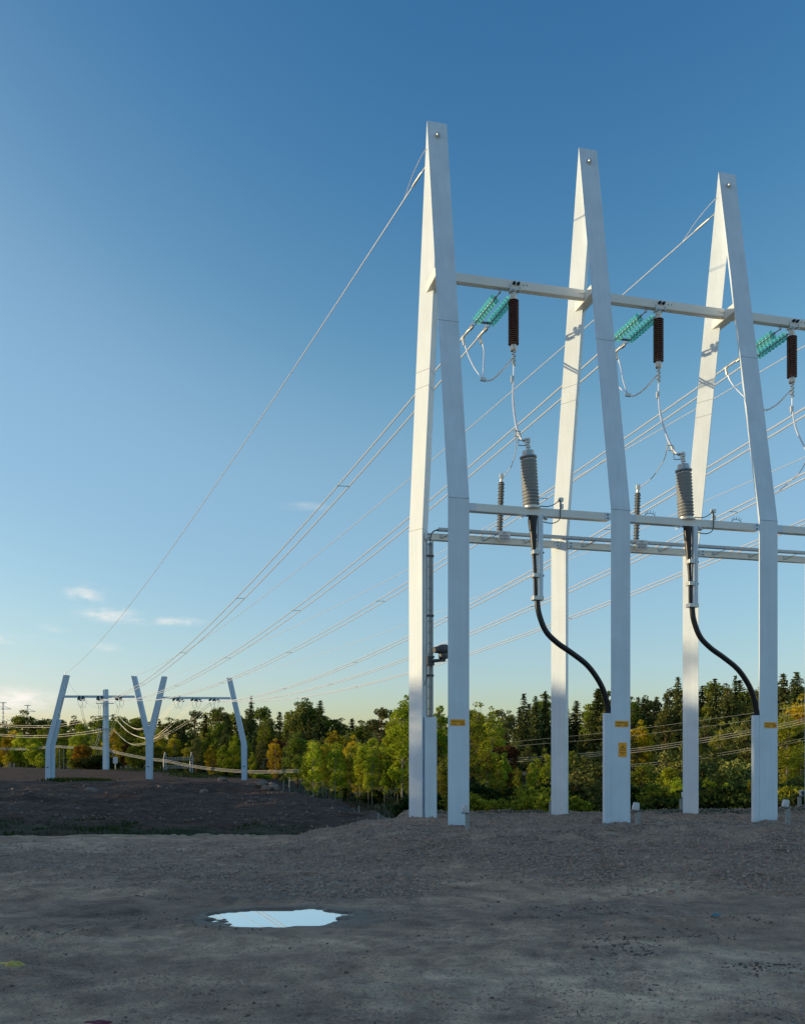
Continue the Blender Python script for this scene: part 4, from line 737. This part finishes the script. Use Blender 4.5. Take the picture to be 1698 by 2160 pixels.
# lattice pylons on the far left
for px0, yt, yb, Y0, lab in ((6.5, 1482, 1610, 300, 'dark lattice pylon at the far left edge of the forest'), (58, 1487.5, 1606, 330, 'lattice pylon rising above the yellow tree on the left')):
    t_ = thing('lattice_pylon', lab, 'pylon', at(px0, yb, Y0), 'lattice pylons above the left forest'); mb = MB(); ys = np.linspace(yt, yb, 15); hwf = lambda y_: 1.0 + 2.4 * ((y_ - yt) / (yb - yt))
    for sx in (-1, 1):
        for sy in (0, .8): mb.tube([at(px0 + sx * hwf(y_), y_, Y0 + sy * (1 + (y_ - yt) / 50)) for y_ in ys], .07, 4)
    for a, b in zip(ys[:-1], ys[1:]): mb.bar(at(px0 - hwf(a), a, Y0), at(px0 + hwf(b), b, Y0), .05, 4); mb.bar(at(px0 + hwf(a), a, Y0), at(px0 - hwf(b), b, Y0), .05, 4)
    build('tower', mb, M['lattice'], t_)
    for ya, hw in ((yt, 7.5), (yt + 13, 17)):
        mb = MB(); mb.bar(at(px0 - hw, ya + 1, Y0), at(px0 + hw, ya + 1, Y0), .08, 4)
        for sx in (-1, 1): mb.bar(at(px0 + sx * hw, ya + 1, Y0), at(px0 + sx, ya - (0 if hw < 10 else 5), Y0), .06, 4)
        build('crossarm', mb, M['lattice'], t_)
    for sx in (-1, 1):
        for ya in (yt + 36, yt + 57):
            mb = MB(); c = at(px0 + sx * 12, ya + 4, Y0)
            for a in (-1, 1): mb.bar(c, c + V3(a * .7, 0, .75), .075, 5)
            build('v_insulator', mb, M['plate'], t_)
# small things on the far plateau
mb = MB(); c = at(243.5, 1610, 175); mb.boxa(at(243.5, 1604, 175), (.42, 0, 0), (0, .12, 0), (0, 0, .62)); mb.bar(at(243.5, 1610, 175), at(243.5, 1626, 175), .06, 6); single('utility_box', mb, M['plate'], 'small white box on a post right of the steel pole', 'box', at(243.5, 1626, 175))
for px0, yt in ((116, 1584), (125.5, 1581), (134.5, 1581), (193.5, 1585), (203, 1586), (212, 1586)):
    mb = MB(); mb.tube([at(px0, 1625, 202), at(px0, yt, 202)], [.09, .06], 6); single('timber_pole', mb, M['post'], 'thin pole standing behind the far portal, ' + ('left of' if px0 < 150 else 'right of') + ' the orange bush', 'pole', at(px0, 1622, 202), 'thin poles ' + ('left of' if px0 < 150 else 'right of') + ' the orange bush')
for px0, yt, Y0 in ((610.5, 1640, 78), (598, 1648, 80), (757, 1700, 52), (798, 1716, 44)):
    mb = MB(); zb_ = gz((px0 - CX) / F * Y0, Y0) - .2; tp = at(px0, yt, Y0); mb.tube([(tp[0], Y0, zb_), tp], .035, 6); single('fence_post', mb, M['post'], 'thin grey post at the right end of the earth bank' if px0 < 700 else 'short grey stake below the young birches', 'post', (tp[0], Y0, zb_), 'thin posts at the end of the bank' if px0 < 700 else 'short stakes below the young birches')
# boulders on the bank
import bmesh
def boulder(px, py_, Y0, rx, ry, rz, sd, name, label, group, m='rock'):
    x_ = (px - CX) / F * Y0; zg = gz(x_, Y0); b = bmesh.new(); bmesh.ops.create_icosphere(b, subdivisions=3, radius=1); r = np.random.default_rng(sd); dirs = r.standard_normal((9, 3)); dirs /= np.linalg.norm(dirs, axis=1)[:, None]; cut = r.uniform(.55, .95, 9)
    for v in b.verts:
        p = V3(v.co)
        for dd, cc in zip(dirs, cut):
            k_ = p @ dd
            if k_ > cc: p = p - dd * (k_ - cc) * .9
        p = p + .03 * r.standard_normal(3); v.co = (p[0] * rx, p[1] * ry, p[2] * rz)
    me = bpy.data.meshes.new(name); b.to_mesh(me); b.free(); o = newobj(name, me, M[m], None, (x_, Y0, zg + rz * .3)); o.rotation_euler = (0, 0, r.uniform(0, 6)); ROOT[o.name] = V3(o.location)
    return tag(o, label, 'rock', group)
BL = [(551, 1655, 72.5, .75, .6, .42, 'pale flat boulder topping the right end of the bank'), (572, 1653, 73.5, .5, .5, .3, 'angular boulder behind the pale one on the bank end'), (582, 1655, 73, .42, .4, .28, 'rightmost boulder on the bank crest'), (560, 1666, 70, .55, .45, .36, 'boulder below the pale one on the bank end'), (575, 1662, 71, .45, .4, .3, 'smaller boulder wedged under the bank crest boulders'),
      (192, 1672, 66, .5, .4, .3, 'lone boulder on the left face of the bank'), (430, 1670, 66, .35, .3, .22, 'small boulder on the middle face of the bank'), (470, 1640, 100, 1.1, .9, .55, 'low mound of rubble behind the bank left of the right portal leg')]
for i, (px, py_, Y0, rx, ry, rz, lab) in enumerate(BL): boulder(px, py_, Y0, rx, ry, rz, 100 + i, 'boulder', lab, 'boulders on the earth bank')
# litter
def crumple(px, py_, rx, ry, rz, m, name, label, cat, sd):
    Y0 = F * (HC + .55) / (py_ - YH); x_ = (px - CX) / F * Y0; zg = gz(x_, Y0); r = np.random.default_rng(sd); n, k = 22, 12; vs = []; fs = []
    for i in range(n):
        for j in range(k):
            a, b = i / (n - 1) * 2 - 1, j / (k - 1) * 2 - 1; hgt = (1 - a * a) * (1 - b * b)
            vs.append((x_ + a * rx * (1 + .08 * math.sin(5 * b)), Y0 + b * ry * (1 + .3 * math.sin(4 * a + 1)), zg - .01 + rz * (hgt ** .5) * (.45 + .9 * abs(vnoise(np.array([a * 3.5 + sd]), np.array([b * 2.5]), sd)[0] + .5))))
    for i in range(n - 1):
        for j in range(k - 1): q_ = i * k + j; fs.append((q_, q_ + 1, q_ + k + 1, q_ + k))
    mb = MB(); mb.add(vs, fs); o = single(name, mb, M[m], label, cat, (x_, Y0, zg)); s_ = o.modifiers.new('thickness', 'SOLIDIFY'); s_.thickness = .006; return o
crumple(16, 2043, .17, .13, .05, 'bag', 'plastic_sheet', 'crumpled yellow plastic sheet lying at the left edge of the dirt yard', 'litter', 3)
crumple(205, 2160, .12, .06, .015, 'red', 'cloth_scrap', 'flat dark red scrap on the dirt at the bottom edge', 'litter', 5)
crumple(1512, 1933, .06, .06, .03, 'teal', 'plastic_scrap', 'small teal plastic scrap on the dirt right of the puddle', 'litter', 8)
# ------------------------------------------------------------------ trees
def quads(c, u, v):                                          # kite-shaped leaf clumps: centre, long axis, cross axis
    n = len(c); V = np.stack([c - u, c + v * .9 - u * .1, c + u, c - v * .9 - u * .1], 1).reshape(-1, 3); return V, np.arange(n * 4).reshape(-1, 4)
def unit(a): return a / (np.linalg.norm(a, axis=-1, keepdims=True) + 1e-9)
def trunk_mb(h, r0, lean=0, limbs=(), rg=None):
    mb = MB(); pts = [V3(lean * (t_ ** 2) + .04 * h * .1 * math.sin(5 * t_), .03 * h * .1 * math.cos(4 * t_), h * t_ - .3) for t_ in np.linspace(0, 1, 7)]
    mb.tube(pts, [r0 * (1 - .88 * t_) for t_ in np.linspace(0, 1, 7)], 7)
    for a, b, r in limbs: mb.tube([a, (V3(a) + V3(b)) / 2 + V3(0, 0, -.06), b], [r, r * .7, r * .3], 5)
    return mb
def spruce(h, rad, seed, dens=1.0, bare=.06):
    g = np.random.default_rng(seed); C, U, Vv, T = [], [], [], []; limbs = []
    z = bare * h
    while z < h * .985:
        t_ = (z - bare * h) / (h * (1 - bare)); R0 = rad * (1 - t_) ** .82 * g.uniform(.78, 1.12) + .08; nb = int(g.integers(7, 11)) if t_ < .8 else 5
        for a in np.linspace(0, 6.283, nb, endpoint=False) + g.uniform(0, 6.28):
            R1 = R0 * g.uniform(.6, 1.15); slope = -.42 + .75 * t_ + g.uniform(-.12, .12); o_ = V3(math.cos(a), math.sin(a), 0); sd = V3(-math.sin(a), math.cos(a), 0)
            m = max(4, int(R1 / .12 * dens)); tt = g.uniform(.12, 1, m); sp_ = (g.uniform(-1, 1, m) * .33 * (1.1 - tt * .8) * min(R1, 1.6))[:, None]
            droop = -.25 * tt ** 2 * (1 - t_) * R1
            c = o_ * (tt * R1)[:, None] + sd * sp_ + np.stack([0 * tt, 0 * tt, z + slope * tt * R1 + droop], 1)
            d_ = unit(o_ + sd * sp_ * 1.4 + np.array([0, 0, 1]) * (slope - .25) + .35 * g.standard_normal((m, 3))); cr = unit(np.cross(d_, ZV) + .5 * g.standard_normal((m, 3)))
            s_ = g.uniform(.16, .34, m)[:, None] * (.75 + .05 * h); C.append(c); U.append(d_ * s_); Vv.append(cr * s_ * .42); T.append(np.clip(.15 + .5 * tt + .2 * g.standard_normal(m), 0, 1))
        z += h * .021 * g.uniform(.7, 1.3)
    V, Fc = quads(np.concatenate(C), np.concatenate(U), np.concatenate(Vv)); return trunk_mb(h, .016 * h + .04), V, Fc, np.concatenate(T)
def clumped(h, cw, ch, cz, nclump, per, seed, leaf=.2, crad=.95, trunk=.02, lean=0, droop=0, shape=1.0):
    g = np.random.default_rng(seed); C, U, Vv, T = [], [], [], []; limbs = []
    for i in range(nclump):
        d_ = unit(g.standard_normal(3)); r = g.uniform(.25, 1) ** .45; zz = d_[2] * r; taper = (1 - .45 * max(0, zz)) if shape == 1 else (1 - .75 * (zz * .5 + .5)) * 1.25
        c = V3(d_[0] * cw * r * taper, d_[1] * cw * r * taper, cz + zz * ch); cr = crad * g.uniform(.6, 1.25) * (.6 if zz > .7 else 1)
        m = int(per * (cr / crad) ** 2); p = unit(g.standard_normal((m, 3))) * (g.uniform(.3, 1, m) ** .4)[:, None] * cr * np.array([1, 1, .72]); p[:, 2] -= droop * (p[:, 0] ** 2 + p[:, 1] ** 2)
        C.append(c + p); d2 = unit(unit(p) + .9 * g.standard_normal((m, 3)) - np.array([0, 0, .4 * droop])); c2 = unit(np.cross(d2, g.standard_normal((m, 3)))); s_ = g.uniform(.55, 1.25, m)[:, None] * leaf
        U.append(d2 * s_); Vv.append(c2 * s_ * .75); T.append(np.clip(g.normal(.45, .15) + .22 * g.standard_normal(m), 0, 1))
        if i % 2 == 0: limbs.append((V3(lean * .2, 0, max(.2 * h, c[2] - cw * .9)), c, trunk * h * .3))
    V, Fc = quads(np.concatenate(C), np.concatenate(U), np.concatenate(Vv)); return trunk_mb(h * .93, trunk * h, lean, limbs), V, Fc, np.concatenate(T)
PROTO = {}
def proto(key, res, leaf, bark, name):
    tb, V, Fc, T = res; me1 = bpy.data.meshes.new('trunk'); me1.from_pydata([tuple(p) for p in tb.v], [], tb.f); me1.materials.append(M[bark]); me1.shade_smooth()
    me2 = numesh('crown', V, Fc, LM[leaf], T); PROTO.setdefault(key, []).append((name, me1, me2, float(V[:, 2].max()), leaf))
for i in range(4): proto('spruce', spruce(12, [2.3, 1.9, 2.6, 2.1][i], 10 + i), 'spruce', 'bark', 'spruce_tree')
for i in range(3): proto('pine', clumped(12, [2.2, 2.3, 2.4][i], [4.4, 4.0, 5.0][i], [7.6, 7.8, 6.7][i], 44, 110, 20 + i, .15, .8, .014, 0, 0, 1 if i == 1 else 2), 'pine', 'pinebark', 'pine_tree')
for i in range(3): proto('green', clumped(10, 2.3, 4.3, 5.4, 56, 110, 30 + i, .15, .85, .014), 'green', 'bark', 'leafy_tree')
for i in range(3): proto('olive', clumped(10, 1.65, 4.6, 5.2, 58, 90, 40 + i, .12, .68, .011, 0, .2, [1, 2, 1][i]), 'olive', 'birchbark', 'birch_tree')
for i in range(2): proto('gold', clumped(8, 1.5, 3.6, 4.2, 48, 100, 50 + i, .12, .62, .012, 0, .15), 'gold', 'birchbark', 'autumn_tree')
for i in range(2): proto('lime', clumped(8, 1.45, 3.6, 4.2, 48, 100, 55 + i, .12, .62, .012, 0, .15), 'lime', 'bark', 'leafy_tree')
for i in range(3): proto('sapling', clumped(8, .70, 3.3, 4.6, 34, 55, 60 + i, .10, .42, .007, 0, .2), 'olive' if i == 1 else 'lime', 'birchbark', 'young_birch')
for i in range(2): proto('yellowbirch', clumped(12, 1.5, 5.3, 6.8, 56, 120, 70 + i, .14, .75, .010, 0, .25), 'lime' if i else 'gold', 'birchbark', 'birch_tree')
proto('orange', clumped(5, 2.5, 2.2, 2.5, 46, 170, 80, .16, .85, .02), 'orange', 'bark', 'autumn_shrub')
proto('red', clumped(6, 1.5, 2.4, 3.3, 22, 110, 81, .16, .8, .015), 'red', 'bark', 'autumn_tree')
for i in range(3): proto('shrub', clumped(3, 1.6, 1.35, 1.4, 30, 120, 85 + i, .13, .65, .02), ['darkgreen', 'olive', 'lime'][i], 'bark', 'shrub')
for i in range(2): proto('lowpine', clumped(5, 1.8, 2.1, 2.6, 30, 130, 90 + i, .13, .75, .02), 'pine', 'pinebark', 'pine_tree')
DESC = {'spruce': 'dark pointed spruce', 'pine': 'dark green pine', 'green': 'mid green leafy tree', 'olive': 'olive and yellow birch', 'gold': 'yellow autumn tree', 'lime': 'bright yellow-green tree', 'sapling': 'slender young birch', 'yellowbirch': 'tall yellow-green birch', 'orange': 'round orange autumn bush', 'red': 'reddish autumn tree', 'shrub': 'low shrub', 'lowpine': 'short bushy pine'}
CATN = {'shrub': 'shrub', 'orange': 'shrub'}
ZONES = [(-25, 'off to the left of view'), (90, 'left of the far portal'), (215, 'near the steel pole'), (305, 'behind the forked portal leg'), (400, 'behind the lattice gantry'), (510, 'left of the right portal leg'), (620, 'right of the far portal'), (740, 'above the bank end'), (865, 'left of the leftmost pylon'), (945, 'inside the leftmost pylon'), (1165, 'left of the middle pylon'), (1290, 'inside the middle pylon'), (1445, 'right of the middle pylon'), (1605, 'inside the right pylon'), (1720, 'right of the right pylon'), (9999, 'beyond the right edge of the photo')]
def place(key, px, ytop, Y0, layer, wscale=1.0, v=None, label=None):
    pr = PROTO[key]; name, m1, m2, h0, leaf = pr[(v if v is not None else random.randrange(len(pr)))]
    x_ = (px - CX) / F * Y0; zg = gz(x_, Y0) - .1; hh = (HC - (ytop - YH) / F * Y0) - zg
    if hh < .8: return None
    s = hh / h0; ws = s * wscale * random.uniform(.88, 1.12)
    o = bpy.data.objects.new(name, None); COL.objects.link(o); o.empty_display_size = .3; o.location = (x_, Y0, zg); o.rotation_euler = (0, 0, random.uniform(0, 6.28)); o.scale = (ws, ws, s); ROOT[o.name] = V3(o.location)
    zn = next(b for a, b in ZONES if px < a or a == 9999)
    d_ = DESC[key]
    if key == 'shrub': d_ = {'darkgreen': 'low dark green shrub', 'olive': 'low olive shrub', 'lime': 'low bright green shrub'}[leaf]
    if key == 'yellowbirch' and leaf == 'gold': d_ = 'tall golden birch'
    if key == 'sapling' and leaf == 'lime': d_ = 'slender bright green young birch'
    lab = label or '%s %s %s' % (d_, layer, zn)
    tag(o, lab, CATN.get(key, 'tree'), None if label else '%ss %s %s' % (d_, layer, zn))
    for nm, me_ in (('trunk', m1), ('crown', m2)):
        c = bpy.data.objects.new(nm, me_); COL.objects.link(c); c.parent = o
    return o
SKX = [-100, 0, 60, 100, 150, 190, 250, 330, 400, 440, 470, 500, 560, 600, 635, 655, 676, 690, 715, 750, 780, 800, 830, 860, 905, 960, 1000, 1040, 1066, 1105, 1150, 1200, 1225, 1262, 1300, 1340, 1375, 1400, 1430, 1470, 1510, 1550, 1580, 1650, 1680, 1800]
SKY = [1500, 1495, 1498, 1503, 1508, 1502, 1503, 1503, 1502, 1490, 1492, 1490, 1486, 1492, 1474, 1474, 1482, 1512, 1508, 1514, 1510, 1496, 1498, 1492, 1488, 1484, 1482, 1494, 1484, 1468, 1462, 1470, 1482, 1458, 1452, 1444, 1446, 1442, 1432, 1444, 1436, 1430, 1444, 1426, 1424, 1430]
# the tree line on the skyline, then two rows in front of it
px = -320
while px < 2500:
    sk = np.interp(px, SKX, SKY); Y0 = np.interp(px, [0, 500, 900, 1700], [290, 235, 185, 150]) * random.uniform(.95, 1.05)
    key = random.choices(['spruce', 'pine', 'green'], [.25, .35, .4] if px < 640 else ([.5, .4, .1] if px > 1040 else [.35, .3, .35]))[0]
    place(key, px, sk + random.uniform(-2, 26), Y0, 'on the skyline', 1.25 if key == 'spruce' else 1.05); px += random.uniform(15, 25)
px = -320
while px < 2500:
    sk = np.interp(px, SKX, SKY); Y0 = np.interp(px, [0, 500, 900, 1700], [265, 212, 160, 128]) * random.uniform(.95, 1.05)
    key = random.choices(['spruce', 'pine', 'green', 'olive'], [.25, .25, .3, .2] if px < 640 else [.42, .40, .06, .12])[0]
    place(key, px, sk + random.uniform(28, 66), Y0, 'in the second forest row', 1.2 if key == 'spruce' else 1.0); px += random.uniform(19, 31)
px = -260
while px < 620:                                              # autumn-coloured trees in front of the left forest
    key = random.choices(['olive', 'lime', 'green', 'gold', 'pine'], [.36, .22, .18, .14, .10])[0]
    place(key, px, np.interp(px, [0, 300, 420, 600], [1548, 1545, 1556, 1560]) + random.uniform(-16, 26), np.interp(px, [0, 600], [225, 180]) * random.uniform(.97, 1.06), 'in front of the forest'); px += random.uniform(20, 32)
px = 600
while px < 2400:
    sk = np.interp(px, SKX, SKY); Y0 = np.interp(px, [600, 900, 1700], [160, 125, 102]) * random.uniform(.95, 1.05)
    key = random.choices(['spruce', 'pine', 'green', 'olive'], [.25, .4, .1, .25])[0]
    place(key, px, sk + random.uniform(66, 120), Y0, 'on the lower slope'); px += random.uniform(24, 38)
# single trees that mark the skyline and the slope
for key, px, yt, Y0, ly, wsc, v, lab in [
 ('spruce', 530, 1467, 228, '', .8, 1, 'thin spruce tip standing highest above the right far portal leg'), ('pine', 640, 1471, 205, '', 1.15, 0, 'broad dark pine left of the tall dark spruce on the skyline'), ('spruce', 676, 1477, 196, '', .95, 2, 'tall black-green spruce at the dip of the skyline above the bank end'),
 ('pine', 803, 1491, 140, '', .9, 1, 'lone rounded pine left of the leftmost near pylon on the skyline'), ('spruce', 825, 1496, 150, '', .8, 3, 'narrow spruce just right of the lone rounded pine'),
 ('spruce', 1105, 1462, 150, '', .95, 0, 'tall spruce on the skyline left of the middle near pylon'), ('spruce', 1130, 1468, 155, '', .9, 2, 'spruce second from the middle near pylon on the skyline'), ('spruce', 1150, 1457, 150, '', .9, 1, 'tallest spruce right beside the middle rear leg'),
 ('spruce', 1262, 1452, 140, '', 1.15, 2, 'broad dark spruce behind the curve of the first black cable'), ('spruce', 1430, 1426, 138, '', .85, 3, 'tallest spruce left of the right rear leg'), ('spruce', 1508, 1430, 132, '', 1.0, 0, 'spruce behind the curve of the second black cable'), ('spruce', 1551, 1424, 134, '', .85, 1, 'pointed spruce right of the second black cable'),
 ('spruce', 1652, 1419, 130, '', 1.0, 3, 'tall spruce right of the right front leg on the skyline'), ('spruce', 1681, 1416, 128, '', 1.05, 0, 'rightmost tall spruce on the skyline at the picture edge'),
 ('gold', 26, 1540, 235, '', 1.3, 0, 'golden yellow tree at the far left below the lattice pylon'), ('lime', 44, 1545, 225, '', 1.2, 0, 'yellow-green tree right of the golden one at the far left'), ('lime', 72, 1552, 215, '', 1.4, 1, 'round yellow-green tree left of the left far portal leg'), ('olive', 92, 1535, 225, '', 1.2, 0, 'olive tree touching the left far portal leg'), ('gold', 12, 1590, 210, '', 1.2, 1, 'small yellow tree low at the left edge'), ('lime', 85, 1588, 205, '', 1.4, 0, 'low yellow-green tree at the foot of the left far portal leg'),
 ('olive', 128, 1532, 225, '', 1.2, 1, 'olive tree right of the left far portal leg'), ('lime', 176, 1516, 230, '', 1.1, 1, 'bright yellow-green tree left of the steel pole'), ('orange', 176, 1570, 196, '', 1.0, 0, 'round orange autumn bush left of the steel pole'), ('shrub', 204, 1592, 188, '', 2.0, 0, 'dark hedge-like shrub between orange bush and steel pole'), ('shrub', 232, 1600, 186, '', 1.6, 0, 'dark shrub at the foot of the steel pole'), ('shrub', 160, 1606, 188, '', 1.4, 1, 'low golden shrub left of the orange bush'),
 ('green', 250, 1510, 225, '', 1.1, 0, 'green tree right of the steel pole'), ('green', 285, 1512, 222, '', 1.2, 1, 'green tree left of the forked portal leg'), ('lime', 300, 1545, 212, '', 1.3, 0, 'yellow-green tree behind the forked portal leg'), ('red', 263, 1570, 208, '', .9, 0, 'small red-leaved tree right of the steel pole'), ('olive', 330, 1530, 215, '', 1.2, 2, 'olive tree right of the forked portal leg'),
 ('green', 330, 1572, 204, '', 1.5, 1, 'dark green tree left of the lattice gantry'), ('spruce', 475, 1533, 195, '', 1.15, 2, 'bluish spruce left of the right far portal leg'), ('gold', 448, 1572, 192, '', 1.1, 1, 'orange yellow birch right of the lattice gantry'), ('lime', 497, 1545, 192, '', .9, 1, 'narrow yellow-green tree against the right far portal leg'), ('lime', 532, 1586, 178, '', .7, 0, 'small pale birch right of the right far portal leg'), ('shrub', 545, 1630, 165, '', 1.6, 2, 'bright shrub right of the right far portal leg base'), ('shrub', 565, 1634, 165, '', 1.5, 2, 'bright shrub behind the boulders'),
 ('red', 586, 1560, 185, '', 1.0, 0, 'reddish tree right of the right far portal leg'), ('green', 400, 1560, 205, '', 1.3, 2, 'dark tree behind the lattice gantry'), ('olive', 425, 1542, 210, '', 1.1, 1, 'olive tree behind the right lattice column'), ('spruce', 365, 1540, 212, '', 1.2, 0, 'dark spruce behind the left lattice column'),
 ('green', 628, 1545, 150, '', 1.0, 0, 'green tree above the bank end'), ('gold', 700, 1540, 128, '', 1.0, 0, 'yellow-topped tree above the bank end'), ('gold', 752, 1550, 120, '', .9, 1, 'golden-topped tree left of the tall yellow birch'), ('lime', 785, 1556, 112, '', 1.1, 0, 'yellow-green tree left of the tall yellow birch'), ('lime', 820, 1552, 108, '', 1.0, 1, 'yellow-green tree at the foot of the tall yellow birch'), ('olive', 655, 1562, 130, '', .9, 1, 'olive tree over the right end of the bank'), ('olive', 730, 1584, 112, '', .9, 0, 'dull olive tree over the valley left of the near pylons'),
 ('yellowbirch', 849, 1476, 84, '', 1.0, 1, 'tall yellow-green birch beside the leftmost rear leg'), ('yellowbirch', 862, 1464, 86, '', 1.0, 1, 'tallest yellow-green birch half behind the leftmost rear leg'), ('yellowbirch', 833, 1502, 90, '', .9, 1, 'yellow-green birch left of the tallest one'), ('yellowbirch', 925, 1488, 88, '', 1.0, 1, 'green birch between the legs of the leftmost near pylon'), ('gold', 935, 1545, 92, '', 1.0, 1, 'orange-tinged tree between the legs of the leftmost near pylon'),
 ('olive', 1010, 1478, 108, '', 1.2, 0, 'big olive birch right of the leftmost front leg'), ('olive', 1038, 1488, 104, '', 1.1, 1, 'olive birch second from the leftmost front leg'), ('olive', 990, 1500, 98, '', 1.1, 2, 'olive birch against the leftmost front leg'), ('red', 1066, 1572, 92, '', 1.3, 0, 'reddish tree between the leftmost and middle near pylons'), ('red', 1078, 1630, 80, '', 1.0, 0, 'dark red shrub-like tree low between the near pylons'), ('sapling', 1036, 1598, 84, '', 1.0, 1, 'slim pale birch right of the leftmost front leg'),
 ('green', 1110, 1655, 58, '', 1.7, 0, 'dark green bush in front of the forest left of the middle rear leg'), ('lowpine', 1240, 1592, 60, '', 1.5, 0, 'dark bushy pine left of the middle front leg'), ('lowpine', 1215, 1622, 56, '', 1.4, 1, 'dark pine right of the middle rear leg'), ('lime', 1408, 1618, 68, '', 1.3, 0, 'bright yellow-green bush left of the right rear leg'), ('lime', 1432, 1640, 66, '', 1.1, 1, 'small bright bush touching the right rear leg'), ('green', 1352, 1610, 64, '', 1.5, 1, 'dark green tree right of the middle front leg'), ('green', 1380, 1650, 56, '', 1.5, 2, 'dark green bush right of the middle front leg'),
 ('lowpine', 1505, 1582, 82, '', 1.3, 0, 'bushy pine right of the right rear leg'), ('lowpine', 1560, 1600, 74, '', 1.5, 1, 'broad bushy pine left of the right front leg'), ('gold', 1583, 1645, 60, '', .7, 0, 'small orange bush left of the right front leg'), ('lime', 1492, 1640, 62, '', 1.2, 1, 'yellow-green bush right of the right rear leg'), ('lime', 1530, 1650, 60, '', 1.0, 0, 'yellow-green bush left of the small orange bush'), ('gold', 1692, 1462, 105, '', 1.2, 1, 'yellow birch top at the right picture edge'), ('olive', 1660, 1485, 98, '', 1.3, 0, 'golden olive birch right of the right front leg'), ('olive', 1690, 1560, 84, '', 1.4, 1, 'olive birch low at the right picture edge'), ('gold', 1345, 1518, 112, '', .9, 1, 'yellowish tree right of the middle front leg')]:
    place(key, px, yt, Y0, ly, wsc, v if v < len(PROTO[key]) else 0, lab)
# young birches below the bank end
for i in range(74):
    px = random.uniform(640, 866); Y0 = random.uniform(82, 108); place('sapling', px, random.uniform(1556, 1625), Y0, 'at the forest edge')
for i in range(22):
    px = random.uniform(875, 1160); Y0 = random.uniform(66, 90); place('sapling', px, random.uniform(1575, 1640), Y0, 'at the forest edge')
# shrubs along the front of the forest
for i in range(58):
    px = random.uniform(870, 1780) if i > 8 else random.uniform(690, 860); Y0 = random.uniform(44, 74) if px > 870 else random.uniform(88, 108); place('shrub', px, random.uniform(1650, 1692) if px > 870 else random.uniform(1655, 1690), Y0, 'along the forest front', 1.25, 0 if random.random() < .6 else 1)
for i in range(44):
    px = random.uniform(880, 2300); place(random.choice(['lowpine', 'green', 'olive', 'spruce']), px, random.uniform(1565, 1630), random.uniform(66, 94), 'at the forest front', 1.05)
# the belt of trees left of the yard, whose shadow lies over the foreground
for i in range(66):
    Y0 = (-14 + i * 2.7 if i < 46 else 8 + (i - 46) * 2.2) + random.uniform(-.8, .8); X0 = (-56 if i < 46 else -66) + random.uniform(-5, 4); key = random.choice(['green', 'spruce', 'pine', 'olive', 'green'])
    if i < 46 and abs(Y0 - 14.8) < 1.5: continue                     # the gap that lets a low streak of sun over the yard
    pr = PROTO[key]; name, m1, m2, h0, leaf = pr[random.randrange(len(pr))]; s = (random.uniform(12.5, 16.5) if Y0 < 45 else (random.uniform(10, 12.5) if Y0 < 66 else random.uniform(6, 8.5))) / h0
    o = bpy.data.objects.new(name, None); COL.objects.link(o); o.location = (X0, Y0, gz(X0, Y0) - .1); o.rotation_euler = (0, 0, random.uniform(0, 6)); o.scale = (s * 1.15, s * 1.15, s)
    tag(o, 'tree of the belt left of the yard, outside the view', 'tree', 'trees of the belt left of the yard')
    for nm, me_ in (('trunk', m1), ('crown', m2)):
        c = bpy.data.objects.new(nm, me_); COL.objects.link(c); c.parent = o
